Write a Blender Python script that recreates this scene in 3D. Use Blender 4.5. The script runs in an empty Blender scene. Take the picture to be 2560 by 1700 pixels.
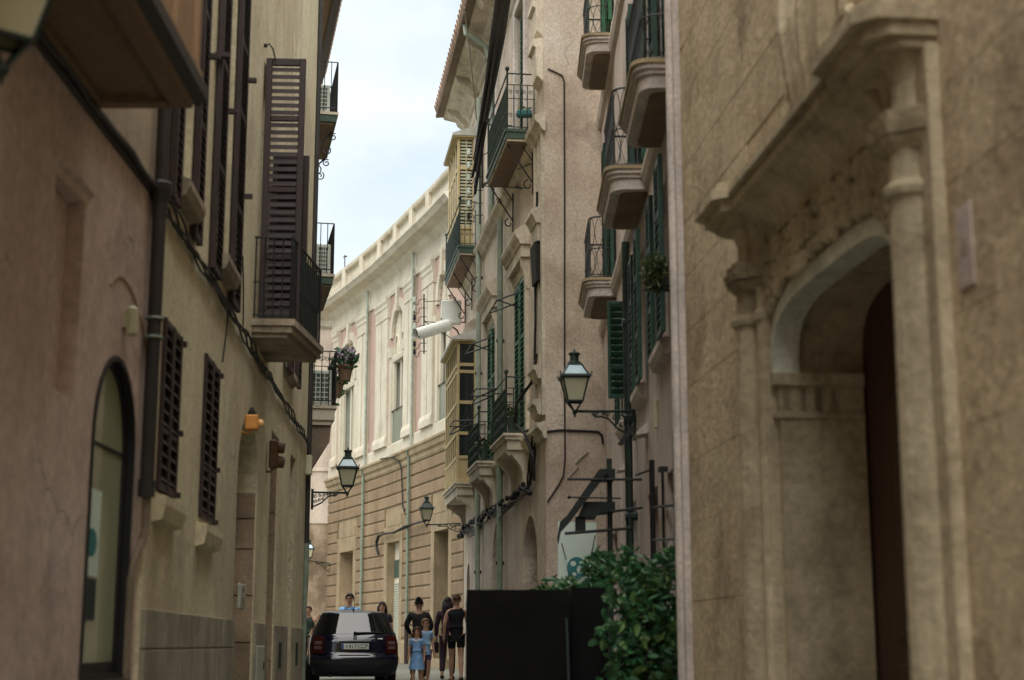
import bpy, bmesh, math, random
from mathutils import Vector, Matrix
from mathutils.geometry import tessellate_polygon
random.seed(7)
SC = bpy.context.scene
COL = SC.collection
# ------------------------------------------------------------------ camera
F_PX = 3800.0; PITCH = math.atan(0.2); CAMZ = 1.6
cd = bpy.data.cameras.new('camera'); cam = bpy.data.objects.new('camera', cd); COL.objects.link(cam)
cam.location = (0, 0, CAMZ); cam.rotation_euler = (math.pi/2 + PITCH, 0, 0)
cd.lens = 35.0; cd.sensor_fit = 'HORIZONTAL'; cd.sensor_width = 35.0*2560/F_PX
cd.clip_start = 0.1; cd.clip_end = 2000
cd.dof.use_dof = True; cd.dof.focus_distance = 29.0; cd.dof.aperture_fstop = 1.1
SC.camera = cam
# ------------------------------------------------------------------ sky and sun
SUN_EL, SUN_AZ = math.radians(68), math.radians(-172)   # azimuth from +Y, negative = left of the street
W = bpy.data.worlds.new('World'); SC.world = W; W.use_nodes = True
nt = W.node_tree; nt.nodes.clear()
def wn(t, **k):
    n = nt.nodes.new(t)
    for a, b in k.items(): setattr(n, a, b)
    return n
out = wn('ShaderNodeOutputWorld'); bg = wn('ShaderNodeBackground'); sky = wn('ShaderNodeTexSky')
sky.sky_type = 'NISHITA'; sky.sun_disc = False; sky.sun_elevation = SUN_EL; sky.sun_rotation = SUN_AZ
sky.air_density = 1.3; sky.dust_density = 2.5
tc = wn('ShaderNodeTexCoord'); mp = wn('ShaderNodeMapping'); mp.inputs['Scale'].default_value = (1, 1, 1.7); mp.inputs['Location'].default_value = (0.31, 0.2, 0.42)
nz = wn('ShaderNodeTexNoise'); nz.inputs['Scale'].default_value = 4.6; nz.inputs['Detail'].default_value = 6; nz.inputs['Roughness'].default_value = 0.5
rp = wn('ShaderNodeValToRGB'); rp.color_ramp.elements[0].position = 0.38; rp.color_ramp.elements[0].color = (0.6, 0.6, 0.6, 1); rp.color_ramp.elements[1].position = 0.57; rp.color_ramp.elements[1].color = (1, 1, 1, 1)
mx = wn('ShaderNodeMix', data_type='RGBA'); mx.inputs['B'].default_value = (4.5, 4.85, 4.95, 1)
L = nt.links.new
L(tc.outputs['Generated'], mp.inputs['Vector']); L(mp.outputs[0], nz.inputs['Vector']); L(nz.outputs['Fac'], rp.inputs[0])
L(rp.outputs[0], mx.inputs['Factor']); L(sky.outputs[0], mx.inputs['A']); L(mx.outputs['Result'], bg.inputs['Color'])
bg.inputs['Strength'].default_value = 0.05; L(bg.outputs[0], out.inputs[0])
sd = bpy.data.lights.new('sun', 'SUN'); sd.energy = 1.5; sd.angle = math.radians(90); sd.color = (1, 0.96, 0.9)
sun = bpy.data.objects.new('sun', sd); COL.objects.link(sun)
sun.rotation_euler = (math.pi/2 - SUN_EL, 0, -SUN_AZ + math.pi)
VS = SC.view_settings
VS.view_transform = 'Standard'; VS.look = 'None'; VS.exposure = 2.15; VS.gamma = 1.0; VS.use_curve_mapping = False
SC.cycles.max_bounces = 8; SC.cycles.diffuse_bounces = 5; SC.cycles.use_denoising = True
# ------------------------------------------------------------------ helpers
def ray(u, v):
    xc = (u - 1280)/F_PX; yc = (850 - v)/F_PX
    c, s = math.cos(PITCH), math.sin(PITCH)
    dy = c - yc*s
    return xc/dy, (s + yc*c)/dy
def P(u, v, y):
    a, b = ray(u, v); return Vector((a*y, y, CAMZ + b*y))
def gz(y):
    if y < 29: return 0.0276*y
    if y < 70: return 0.80 + 0.02*(y - 29)
    return 1.62
class Line:
    """a straight facade: s runs along it (s = y at its start), o stands off towards the street"""
    def __init__(self, x0, y0, slope, side):
        n = math.hypot(slope, 1); self.d = Vector((slope/n, 1/n)); self.p = Vector((x0, y0)); self.s0 = y0
        self.n = Vector((self.d.y, -self.d.x)) if side == 'L' else Vector((-self.d.y, self.d.x))
    def pt(self, s, o, z):
        q = self.p + self.d*(s - self.s0) + self.n*o
        return Vector((q.x, q.y, z))
    def at(self, u, v, o=0.0):
        a, b = ray(u, v); p = self.p + self.n*o
        # a*y = p.x + d.x t ; y = p.y + d.y t
        t = (a*p.y - p.x)/(self.d.x - a*self.d.y)
        y = p.y + self.d.y*t
        return self.s0 + t, CAMZ + b*y
class Curve2:
    """a facade along a polyline (smoothed), s = 0 at its first point"""
    def __init__(self, pts, side):
        pts = [Vector(p) for p in pts]
        for _ in range(3):
            q = [pts[0]]
            for a, b in zip(pts, pts[1:]): q += [a*0.75 + b*0.25, a*0.25 + b*0.75]
            pts = q + [pts[-1]]
        self.pts = pts; self.S = [0]
        for a, b in zip(pts, pts[1:]): self.S.append(self.S[-1] + (b - a).length)
        self.side = side; self.len = self.S[-1]
    def loc(self, s):
        k = 0
        while k < len(self.S) - 2 and self.S[k+1] < s: k += 1
        a, b = self.pts[k], self.pts[k+1]; f = (s - self.S[k])/(self.S[k+1] - self.S[k])
        return a + (b - a)*f, (b - a).normalized()
    def pt(self, s, o, z):
        p, d = self.loc(s); e = 0.25
        d = (self.loc(min(self.len, s + e))[0] - self.loc(max(0, s - e))[0]).normalized()
        n = Vector((d.y, -d.x)) if self.side == 'L' else Vector((-d.y, d.x))
        q = p + n*o
        return Vector((q.x, q.y, z))
    def at(self, u, v, o=0.0):
        a, b = ray(u, v); best = None
        for i in range(2001):
            s = self.len*i/2000; p = self.pt(s, o, 0); e = abs(p.x - a*p.y)
            if best is None or e < best[0]: best = (e, s, p.y)
        return best[1], CAMZ + b*best[2]
class Frame:
    """a thing standing at (x, y, z), turned by ang about z: s right, o forward, z up"""
    def __init__(self, x, y, z, ang=0.0):
        self.q = Vector((x, y, z)); self.c, self.sn = math.cos(ang), math.sin(ang)
    def pt(self, s, o, z):
        return self.q + Vector((s*self.c - o*self.sn, s*self.sn + o*self.c, z))
IDF = Frame(0, 0, 0)
def wpos(o):
    l = Vector((0, 0, 0))
    while o is not None: l = l + o.location; o = o.parent
    return l
def tag(o, label=None, cat=None, group=None, kind=None):
    if label: o['label'] = label
    if cat: o['category'] = cat
    if group: o['group'] = group
    if kind: o['kind'] = kind
    return o
def thing(name, loc, label, cat, group=None):
    o = bpy.data.objects.new(name, None); COL.objects.link(o); o.location = loc; o.empty_display_size = 0.2
    return tag(o, label, cat, group)
class M:
    def __init__(self, path=IDF): self.v = []; self.f = []; self.path = path; self.sm = False
    def add(self, pts, faces):
        k = len(self.v); self.v += [self.path.pt(*p) for p in pts]; self.f += [tuple(i + k for i in f) for f in faces]; return self
    def addw(self, pts, faces):
        k = len(self.v); self.v += [Vector(p) for p in pts]; self.f += [tuple(i + k for i in f) for f in faces]; return self
    def box(self, s0, s1, o0, o1, z0, z1, n=1):
        if n == 1:
            return self.add([(s0,o0,z0),(s1,o0,z0),(s1,o1,z0),(s0,o1,z0),(s0,o0,z1),(s1,o0,z1),(s1,o1,z1),(s0,o1,z1)],
                     [(0,3,2,1),(4,5,6,7),(0,1,5,4),(1,2,6,5),(2,3,7,6),(3,0,4,7)])
        return self.run([(o0,z0),(o1,z0),(o1,z1),(o0,z1)], s0, s1, n)
    def bbox(self, s0, s1, o0, o1, z0, z1, b=0.01):
        """box with its upright and top edges chamfered"""
        def ring(e, z): return [(s0+b-e,o0+e*0,z)]
        A = [(s0+b,o0),(s1-b,o0),(s1,o0+b),(s1,o1-b),(s1-b,o1),(s0+b,o1),(s0,o1-b),(s0,o0+b)]
        B = [(s0+b,o0+b),(s1-b,o0+b),(s1-b,o0+b),(s1-b,o1-b),(s1-b,o1-b),(s0+b,o1-b),(s0+b,o1-b),(s0+b,o0+b)]
        pts = [(a,c,z0+b) for a,c in A] + [(a,c,z1-b) for a,c in A] + [(s0+b,o0+b,z0),(s1-b,o0+b,z0),(s1-b,o1-b,z0),(s0+b,o1-b,z0),(s0+b,o0+b,z1),(s1-b,o0+b,z1),(s1-b,o1-b,z1),(s0+b,o1-b,z1)]
        f = [(i,(i+1)%8,8+(i+1)%8,8+i) for i in range(8)]
        f += [(19,18,17,16),(20,21,22,23)]
        m = [16,17,17,18,18,19,19,16]
        for i in range(8):
            j = (i+1)%8
            f.append((i,m[i],m[j],j) if m[i]!=m[j] else (i,m[i],j)); f.append((8+j,m[j]+4,m[i]+4,8+i) if m[i]!=m[j] else (8+j,m[i]+4,8+i))
        return self.add(pts, f)
    def run(self, prof, s0, s1, n=1, cap=True):
        """an (o, z) profile run along s"""
        k = len(prof); pts = []; fs = []
        for i in range(n+1):
            s = s0 + (s1 - s0)*i/n; pts += [(s, o, z) for o, z in prof]
        for i in range(n):
            for j in range(k):
                a, b = i*k + j, i*k + (j+1) % k; fs.append((a, b, b + k, a + k))
        if cap: fs += [tuple(range(k))[::-1], tuple(range(n*k, n*k + k))]
        return self.add(pts, fs)
    def prism(self, poly, o0, o1):
        """an (s, z) outline given depth from o0 to o1"""
        k = len(poly); tris = tessellate_polygon([[Vector((a, b, 0)) for a, b in poly]])
        pts = [(a, o0, b) for a, b in poly] + [(a, o1, b) for a, b in poly]
        fs = [tuple(t) for t in tris] + [tuple(i + k for i in t[::-1]) for t in tris]
        fs += [(i, (i+1) % k, (i+1) % k + k, i + k) for i in range(k)]
        return self.add(pts, fs)
    def slab(self, poly, z0, z1):
        """an (s, o) outline given height from z0 to z1"""
        k = len(poly); tris = tessellate_polygon([[Vector((a, b, 0)) for a, b in poly]])
        pts = [(a, b, z0) for a, b in poly] + [(a, b, z1) for a, b in poly]
        fs = [tuple(t) for t in tris] + [tuple(i + k for i in t[::-1]) for t in tris]
        fs += [(i, (i+1) % k, (i+1) % k + k, i + k) for i in range(k)]
        return self.add(pts, fs)
    def tube(self, pts, r, n=6, closed=False, world=False):
        pw = [Vector(p) if world else self.path.pt(*p) for p in pts]
        rr = r if isinstance(r, (list, tuple)) else [r]*len(pw)
        k0 = len(self.v); m = len(pw); up = Vector((0, 0, 1)); prev = None
        for i, p in enumerate(pw):
            a = pw[i-1] if (i or closed) else p; b = pw[(i+1) % m] if (i < m-1 or closed) else p
            t = (b - a)
            t = t.normalized() if t.length > 1e-9 else Vector((0, 1, 0))
            if prev is None:
                x = t.cross(up)
                if x.length < 1e-3: x = t.cross(Vector((1, 0, 0)))
            else: x = prev - t*prev.dot(t)
            if x.length < 1e-6: x = t.orthogonal()
            x.normalize(); prev = x; y = t.cross(x)
            for j in range(n):
                a_ = 2*math.pi*(j + 0.5)/n; self.v.append(p + (x*math.cos(a_) + y*math.sin(a_))*rr[i])
        for i in range(m if closed else m - 1):
            for j in range(n):
                a, b = k0 + i*n + j, k0 + i*n + (j+1) % n; c = k0 + ((i+1) % m)*n
                self.f.append((a, b, c + (j+1) % n, c + j))
        if not closed:
            self.f.append(tuple(k0 + j for j in range(n))[::-1]); self.f.append(tuple(k0 + (m-1)*n + j for j in range(n)))
        return self
    def lathe(self, s, o, prof, n=12, ang=0.0, sq=1.0):
        k = len(prof); pts = []; fs = []
        for r, z in prof:
            for j in range(n):
                a = 2*math.pi*j/n + ang; pts.append((s + r*math.cos(a), o + r*math.sin(a)*sq, z))
        for i in range(k-1):
            for j in range(n):
                a, b = i*n + j, i*n + (j+1) % n; fs.append((a, b, b + n, a + n))
        fs += [tuple(range(n))[::-1], tuple(range((k-1)*n, k*n))]
        return self.add(pts, fs)
    def ball(self, c, r, n=8, m=6, sc=(1, 1, 1)):
        pts = []; fs = []
        for i in range(m+1):
            th = math.pi*i/m
            for j in range(n):
                a = 2*math.pi*j/n
                pts.append((c[0] + r*sc[0]*math.sin(th)*math.cos(a), c[1] + r*sc[1]*math.sin(th)*math.sin(a), c[2] + r*sc[2]*math.cos(th)))
        for i in range(m):
            for j in range(n): fs.append((i*n + j, i*n + (j+1) % n, (i+1)*n + (j+1) % n, (i+1)*n + j))
        return self.add(pts, fs)
    def mesh(self, name, mat, origin, smooth=False, fix=True):
        me = bpy.data.meshes.new(name)
        me.from_pydata([tuple(p - origin) for p in self.v], [], self.f)
        if fix:
            bm = bmesh.new(); bm.from_mesh(me); bmesh.ops.remove_doubles(bm, verts=bm.verts, dist=1e-5); bmesh.ops.recalc_face_normals(bm, faces=bm.faces); bm.to_mesh(me); bm.free()
        for p in me.polygons: p.use_smooth = smooth
        me.materials.append(mat); me.update()
        return me
    def build(self, name, mat, parent=None, smooth=False, origin=None, fix=True, label=None, kind=None):
        base = wpos(parent) if parent is not None else Vector((0, 0, 0))
        if origin is None:
            if parent is not None: origin = base
            else:
                xs = [p.x for p in self.v]; ys = [p.y for p in self.v]
                origin = Vector(((min(xs)+max(xs))/2, (min(ys)+max(ys))/2, min(p.z for p in self.v)))
        o = bpy.data.objects.new(name, self.mesh(name, mat, origin, smooth, fix)); COL.objects.link(o)
        o.parent = parent; o.location = origin - base
        return tag(o, label, None, None, kind)
def inst(src, delta, parent):
    """another piece with the same mesh, moved by delta in the world"""
    o = bpy.data.objects.new(src.name.split('.')[0], src.data); COL.objects.link(o); o.parent = parent
    o.location = wpos(src) + delta - wpos(parent); return o
def arch_pts(s0, s1, z0, zs, rise, n=10):
    """outline of an opening with an arched head: springing at zs, crown at zs + rise"""
    c, h = (s0 + s1)/2, (s1 - s0)/2
    return [(s0, z0), (s1, z0)] + [(c + h*math.cos(math.pi*i/n), zs + rise*math.sin(math.pi*i/n)) for i in range(n+1)]
def rect(s0, s1, z0, z1): return [(s0, z0), (s1, z0), (s1, z1), (s0, z1)]
def wall(path, s0, s1, z0, z1, holes, depth=0.3, back=4.0, n=1, top=None):
    """facade face with openings cut through it and their reveals, and the building's body behind"""
    m = M(path)
    if n > 1:
        hs = sorted(holes, key=lambda h: min(a for a, b in h[0])); cur = s0; cells = []
        for r, d in hs:
            lo, hi = min(a for a, b in r) - 0.04, max(a for a, b in r) + 0.04
            if lo > cur: cells.append((cur, lo, None))
            cells.append((max(lo, s0), min(hi, s1), (r, d))); cur = hi
        if cur < s1: cells.append((cur, s1, None))
        for a, b, h in cells:
            if h is None:
                k = max(1, int((b - a)/0.3))
                for i in range(k):
                    x0, x1 = a + (b-a)*i/k, a + (b-a)*(i+1)/k; m.add([(x0, 0, z0), (x1, 0, z0), (x1, 0, z1), (x0, 0, z1)], [(0, 1, 2, 3)])
            else:
                r, d = h; zl = max(z0, min(q for p_, q in r)); r2 = [(p_, max(q, z0 + 0.001)) for p_, q in r]
                rg = [[(a, z0), (b, z0), (b, z1), (a, z1)], r2]
                m.add([(p_, 0, q) for g in rg for p_, q in g], [tuple(t) for t in tessellate_polygon([[Vector((p_, q, 0)) for p_, q in g] for g in rg])])
                k = len(r2); m.add([(p_, 0, q) for p_, q in r2] + [(p_, -d, q) for p_, q in r2], [(i, (i+1) % k, (i+1) % k + k, i + k) for i in range(k)])
        m.run([(-0.002, z1), (-back, z1)], s0, s1, n, cap=False)
        for se in (s0, s1): m.add([(se, 0, z0), (se, -back, z0), (se, -back, z1), (se, 0, z1)], [(0, 1, 2, 3)])
        return m
    outer = [(s0 + (s1 - s0)*i/n, z0) for i in range(n+1)] + [(s1 + (s0 - s1)*i/n, z1) for i in range(n+1)]
    rings = [outer] + [h[0] if isinstance(h, tuple) else h for h in holes]
    deps = [None] + [h[1] if isinstance(h, tuple) else depth for h in holes]
    tris = tessellate_polygon([[Vector((a, b, 0)) for a, b in r] for r in rings])
    flat = [p for r in rings for p in r]
    m.add([(a, 0, b) for a, b in flat], [tuple(t) for t in tris])
    for r, d in list(zip(rings, deps))[1:]:
        k = len(r)
        m.add([(a, 0, b) for a, b in r] + [(a, -d, b) for a, b in r], [(i, (i+1) % k, (i+1) % k + k, i + k) for i in range(k)])
    if back:
        m.run([(0, z0), (0, z1), (-back, z1), (-back, z0)], s0, s1, n, cap=True)
        # drop the strip that would double the face: it is the first side of the run
        k = 4; cut = len(m.f) - 2 - n*k
        m.f = m.f[:cut] + [f for i, f in enumerate(m.f[cut:cut + n*k]) if i % k != 0] + m.f[-2:]
    return m
def arc(cx, cz, r, a0, a1, n=8): return [(cx + r*math.cos(math.radians(a0 + (a1-a0)*i/n)), cz + r*math.sin(math.radians(a0 + (a1-a0)*i/n))) for i in range(n+1)]
def scroll(cx, cz, r, turns=1.6, a0=0, hand=1, n=16, end=0.25):
    return [(cx + r*(1 - (1-end)*i/n)*math.cos(a0 + hand*2*math.pi*turns*i/n), cz + r*(1 - (1-end)*i/n)*math.sin(a0 + hand*2*math.pi*turns*i/n)) for i in range(n+1)]
# ------------------------------------------------------------------ materials
MATS = {}
def nodes(name):
    m = bpy.data.materials.new(name); m.use_nodes = True; t = m.node_tree; b = t.nodes['Principled BSDF']; MATS[name] = m
    def N(ty, **k):
        n = t.nodes.new(ty)
        for a, c in k.items():
            if a in n.inputs: n.inputs[a].default_value = c
            else: setattr(n, a, c)
        return n
    return m, t, b, N, t.links.new
def c4(c): return (c[0], c[1], c[2], 1)
def mul(c, f): return tuple(x*f for x in c)
def surf(name, base, rough=0.85, dark=None, light=None, scale=1.2, streak=0.35, fine=0.12, bump=0.25, bscale=25, rnd=0.0, blot=0.5, spec=0.3, pits=0.0, crack=0.0):
    """weathered wall surface: soft blotches, rain streaks, fine grain, relief"""
    m, t, b, N, L = nodes(name)
    dark = dark or mul(base, 0.6); light = light or mul(base, 1.25)
    g = N('ShaderNodeNewGeometry'); 
    n1 = N('ShaderNodeTexNoise', Scale=scale, Detail=8.0, Roughness=0.62); L(g.outputs['Position'], n1.inputs['Vector'])
    r1 = N('ShaderNodeValToRGB'); e = r1.color_ramp.elements
    e[0].position = 0.5 - 0.28/max(blot, 0.1)*0.5; e[0].color = c4(dark); e[1].position = 0.5 + 0.3/max(blot, 0.1)*0.5; e[1].color = c4(light)
    mid = e.new(0.5); mid.color = c4(base); L(n1.outputs['Fac'], r1.inputs[0])
    mp = N('ShaderNodeMapping'); mp.inputs['Scale'].default_value = (1.5, 1.5, 0.14); L(g.outputs['Position'], mp.inputs['Vector'])
    n2 = N('ShaderNodeTexNoise', Scale=1.6, Detail=6.0, Roughness=0.6); L(mp.outputs[0], n2.inputs['Vector'])
    r2 = N('ShaderNodeValToRGB'); r2.color_ramp.elements[0].position = 0.38; r2.color_ramp.elements[0].color = (1-streak,)*3 + (1,); r2.color_ramp.elements[1].position = 0.6; r2.color_ramp.elements[1].color = (1, 1, 1, 1)
    L(n2.outputs['Fac'], r2.inputs[0])
    m1 = N('ShaderNodeMix', data_type='RGBA', blend_type='MULTIPLY'); m1.inputs['Factor'].default_value = 1
    L(r1.outputs[0], m1.inputs['A']); L(r2.outputs[0], m1.inputs['B'])
    n3 = N('ShaderNodeTexNoise', Scale=bscale, Detail=6.0, Roughness=0.7); L(g.outputs['Position'], n3.inputs['Vector'])
    r3 = N('ShaderNodeValToRGB'); r3.color_ramp.elements[0].color = (1-fine*2,)*3 + (1,); r3.color_ramp.elements[1].color = (1+fine*2,)*3 + (1,); r3.color_ramp.elements[0].position = 0.3; r3.color_ramp.elements[1].position = 0.7
    L(n3.outputs['Fac'], r3.inputs[0])
    m2 = N('ShaderNodeMix', data_type='RGBA', blend_type='MULTIPLY'); m2.inputs['Factor'].default_value = 1
    L(m1.outputs['Result'], m2.inputs['A']); L(r3.outputs[0], m2.inputs['B'])
    last = m2.outputs['Result']
    if pits:
        v = N('ShaderNodeTexVoronoi', Scale=9.0); L(g.outputs['Position'], v.inputs['Vector'])
        rv = N('ShaderNodeValToRGB'); rv.color_ramp.elements[0].position = 0.05; rv.color_ramp.elements[0].color = (1-pits,)*3+(1,); rv.color_ramp.elements[1].position = 0.22; rv.color_ramp.elements[1].color = (1,1,1,1)
        L(v.outputs['Distance'], rv.inputs[0])
        nm = N('ShaderNodeTexNoise', Scale=2.0, Detail=3.0); L(g.outputs['Position'], nm.inputs['Vector'])
        rm = N('ShaderNodeValToRGB'); rm.color_ramp.elements[0].position = 0.48; rm.color_ramp.elements[1].position = 0.62; L(nm.outputs['Fac'], rm.inputs[0])
        mm = N('ShaderNodeMix', data_type='RGBA', blend_type='MULTIPLY'); L(rm.outputs[0], mm.inputs['Factor']); L(last, mm.inputs['A']); L(rv.outputs[0], mm.inputs['B']); last = mm.outputs['Result']
    if crack:
        # hairline cracks here and there, and repaired patches of a slightly different tone
        nd = N('ShaderNodeTexNoise', Scale=3.0, Detail=4.0); L(g.outputs['Position'], nd.inputs['Vector'])
        av = N('ShaderNodeVectorMath', operation='MULTIPLY_ADD'); av.inputs[1].default_value = (0.5, 0.5, 0.5); L(nd.outputs['Color'], av.inputs[0]); L(g.outputs['Position'], av.inputs[2])
        vc = N('ShaderNodeTexVoronoi', feature='DISTANCE_TO_EDGE', Scale=0.75); L(av.outputs[0], vc.inputs['Vector'])
        rc = N('ShaderNodeValToRGB'); rc.color_ramp.elements[0].position = 0.0; rc.color_ramp.elements[0].color = (1-crack,)*3+(1,); rc.color_ramp.elements[1].position = 0.012; rc.color_ramp.elements[1].color = (1,1,1,1); L(vc.outputs['Distance'], rc.inputs[0])
        nk = N('ShaderNodeTexNoise', Scale=0.9, Detail=3.0); L(g.outputs['Position'], nk.inputs['Vector'])
        rk = N('ShaderNodeValToRGB'); rk.color_ramp.elements[0].position = 0.5; rk.color_ramp.elements[1].position = 0.6; L(nk.outputs['Fac'], rk.inputs[0])
        mk = N('ShaderNodeMix', data_type='RGBA', blend_type='MULTIPLY'); L(rk.outputs[0], mk.inputs['Factor']); L(last, mk.inputs['A']); L(rc.outputs[0], mk.inputs['B']); last = mk.outputs['Result']
        n5 = N('ShaderNodeTexNoise', Scale=0.55, Detail=5.0, Roughness=0.55); L(av.outputs[0], n5.inputs['Vector'])
        r5 = N('ShaderNodeValToRGB'); r5.color_ramp.elements[0].position = 0.54; r5.color_ramp.elements[0].color = (1,1,1,1); r5.color_ramp.elements[1].position = 0.58; r5.color_ramp.elements[1].color = (0.82,0.80,0.80,1); L(n5.outputs['Fac'], r5.inputs[0])
        m5 = N('ShaderNodeMix', data_type='RGBA', blend_type='MULTIPLY'); m5.inputs['Factor'].default_value = 1; L(last, m5.inputs['A']); L(r5.outputs[0], m5.inputs['B']); last = m5.outputs['Result']
    if rnd:
        oi = N('ShaderNodeObjectInfo'); mr = N('ShaderNodeMapRange'); mr.inputs['To Min'].default_value = 1-rnd; mr.inputs['To Max'].default_value = 1+rnd; L(oi.outputs['Random'], mr.inputs['Value'])
        hs = N('ShaderNodeHueSaturation'); L(mr.outputs[0], hs.inputs['Value']); L(last, hs.inputs['Color']); last = hs.outputs['Color']
    L(last, b.inputs['Base Color'])
    b.inputs['Roughness'].default_value = rough; b.inputs['Specular IOR Level'].default_value = spec
    if bump:
        ad = N('ShaderNodeMath', operation='MULTIPLY_ADD'); ad.inputs[1].default_value = 3.0; L(n1.outputs['Fac'], ad.inputs[0]); L(n3.outputs['Fac'], ad.inputs[2])
        bp = N('ShaderNodeBump', Strength=bump, Distance=0.02); L(ad.outputs[0], bp.inputs['Height']); L(bp.outputs[0], b.inputs['Normal'])
    return m
def paint(name, base, rough=0.5, var=0.15, metal=0.0, scale=6.0, spec=0.4, wear=None, bump=0.0, rnd=0.0):
    m, t, b, N, L = nodes(name)
    g = N('ShaderNodeNewGeometry'); n1 = N('ShaderNodeTexNoise', Scale=scale, Detail=6.0, Roughness=0.6); L(g.outputs['Position'], n1.inputs['Vector'])
    r = N('ShaderNodeValToRGB'); e = r.color_ramp.elements; e[0].position = 0.32; e[1].position = 0.68; e[0].color = c4(mul(base, 1-var)); e[1].color = c4(wear or mul(base, 1+var)); L(n1.outputs['Fac'], r.inputs[0])
    last = r.outputs[0]
    if rnd:
        oi = N('ShaderNodeObjectInfo'); mr = N('ShaderNodeMapRange'); mr.inputs['To Min'].default_value = 1-rnd; mr.inputs['To Max'].default_value = 1+rnd; L(oi.outputs['Random'], mr.inputs['Value'])
        hs = N('ShaderNodeHueSaturation'); L(mr.outputs[0], hs.inputs['Value']); L(last, hs.inputs['Color']); last = hs.outputs['Color']
    L(last, b.inputs['Base Color']); b.inputs['Metallic'].default_value = metal; b.inputs['Specular IOR Level'].default_value = spec
    rr = N('ShaderNodeMapRange'); rr.inputs['To Min'].default_value = max(0, rough-0.1); rr.inputs['To Max'].default_value = min(1, rough+0.12); L(n1.outputs['Fac'], rr.inputs['Value']); L(rr.outputs[0], b.inputs['Roughness'])
    if bump:
        bp = N('ShaderNodeBump', Strength=bump, Distance=0.01); L(n1.outputs['Fac'], bp.inputs['Height']); L(bp.outputs[0], b.inputs['Normal'])
    return m
def glass(name, tint=(0.02, 0.025, 0.025), rough=0.06):
    m, t, b, N, L = nodes(name); b.inputs['Base Color'].default_value = c4(tint); b.inputs['Roughness'].default_value = rough; b.inputs['Specular IOR Level'].default_value = 0.6
    g = N('ShaderNodeNewGeometry'); n1 = N('ShaderNodeTexNoise', Scale=3.0); L(g.outputs['Position'], n1.inputs['Vector']); bp = N('ShaderNodeBump', Strength=0.05, Distance=0.02); L(n1.outputs['Fac'], bp.inputs['Height']); L(bp.outputs[0], b.inputs['Normal'])
    return m
def wood(name, base, dark, rough=0.65):
    m, t, b, N, L = nodes(name)
    g = N('ShaderNodeNewGeometry'); mp = N('ShaderNodeMapping'); mp.inputs['Scale'].default_value = (9, 9, 0.8); L(g.outputs['Position'], mp.inputs['Vector'])
    n1 = N('ShaderNodeTexNoise', Scale=3.0, Detail=8.0, Roughness=0.6); L(mp.outputs[0], n1.inputs['Vector'])
    r = N('ShaderNodeValToRGB'); e = r.color_ramp.elements; e[0].position = 0.3; e[1].position = 0.72; e[0].color = c4(dark); e[1].color = c4(base); L(n1.outputs['Fac'], r.inputs[0]); L(r.outputs[0], b.inputs['Base Color'])
    b.inputs['Roughness'].default_value = rough; b.inputs['Specular IOR Level'].default_value = 0.35
    bp = N('ShaderNodeBump', Strength=0.2, Distance=0.01); L(n1.outputs['Fac'], bp.inputs['Height']); L(bp.outputs[0], b.inputs['Normal'])
    return m
surf('pink_plaster', (0.60, 0.48, 0.42), dark=(0.46, 0.35, 0.295), light=(0.65, 0.55, 0.49), crack=0.5, scale=0.9, streak=0.12, bump=0.3, bscale=14)
surf('pale_plaster', (0.56, 0.47, 0.36), scale=1.0, streak=0.2, bump=0.2)
surf('cream_plaster', (0.66, 0.59, 0.40), dark=(0.50, 0.43, 0.29), light=(0.72, 0.66, 0.47), crack=0.4, scale=0.8, streak=0.12, bump=0.25, bscale=18)
surf('dado_stone', (0.36, 0.32, 0.24), scale=2.2, streak=0.3, bump=0.25, rnd=0.12)
surf('jamb_stone', (0.36, 0.27, 0.18), scale=2.0, streak=0.15, bump=0.3, rnd=0.1)
surf('ashlar', (0.58, 0.47, 0.31), dark=(0.34, 0.255, 0.16), light=(0.66, 0.55, 0.38), scale=2.0, crack=0.3, streak=0.08, fine=0.1, bump=0.55, bscale=16, rnd=0.04, pits=0.6, blot=0.5)
surf('carved_stone', (0.56, 0.47, 0.315), dark=(0.25, 0.195, 0.125), light=(0.66, 0.57, 0.40), scale=2.6, streak=0.3, fine=0.12, bump=0.6, bscale=20, pits=0.3)
surf('white_plaster', (0.68, 0.68, 0.56), scale=1.5, streak=0.12, bump=0.1)
surf('rose_plaster', (0.62, 0.53, 0.48), dark=(0.42, 0.31, 0.26), light=(0.66, 0.57, 0.53), crack=0.3, scale=0.7, streak=0.2, bump=0.2)
surf('rose_trim', (0.62, 0.55, 0.50), scale=1.6, streak=0.2, bump=0.15)
surf('tan_plaster', (0.60, 0.51, 0.41), dark=(0.44, 0.35, 0.265), light=(0.66, 0.58, 0.49), crack=0.4, scale=0.9, streak=0.1, bump=0.3, blot=0.8)
surf('tan_trim', (0.64, 0.57, 0.45), dark=(0.42, 0.35, 0.27), scale=2.0, streak=0.3, bump=0.2)
surf('cream_stone', (0.60, 0.545, 0.43), dark=(0.45, 0.39, 0.30), light=(0.66, 0.61, 0.50), scale=1.3, streak=0.14, bump=0.12, fine=0.06)
surf('pink_panel', (0.47, 0.33, 0.265), dark=(0.40, 0.275, 0.215), light=(0.51, 0.37, 0.31), scale=1.2, streak=0.12, bump=0.1, fine=0.05)
surf('ochre_stone', (0.27, 0.19, 0.115), dark=(0.20, 0.14, 0.08), light=(0.33, 0.245, 0.155), scale=1.2, streak=0.2, bump=0.2, rnd=0.06)
surf('ochre_trim', (0.35, 0.27, 0.165), scale=1.5, streak=0.2, bump=0.15)
surf('stained_stone', (0.26, 0.19, 0.12), dark=(0.18, 0.13, 0.085), light=(0.44, 0.34, 0.24), scale=1.4, streak=0.2, bump=0.6, blot=0.9)
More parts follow.
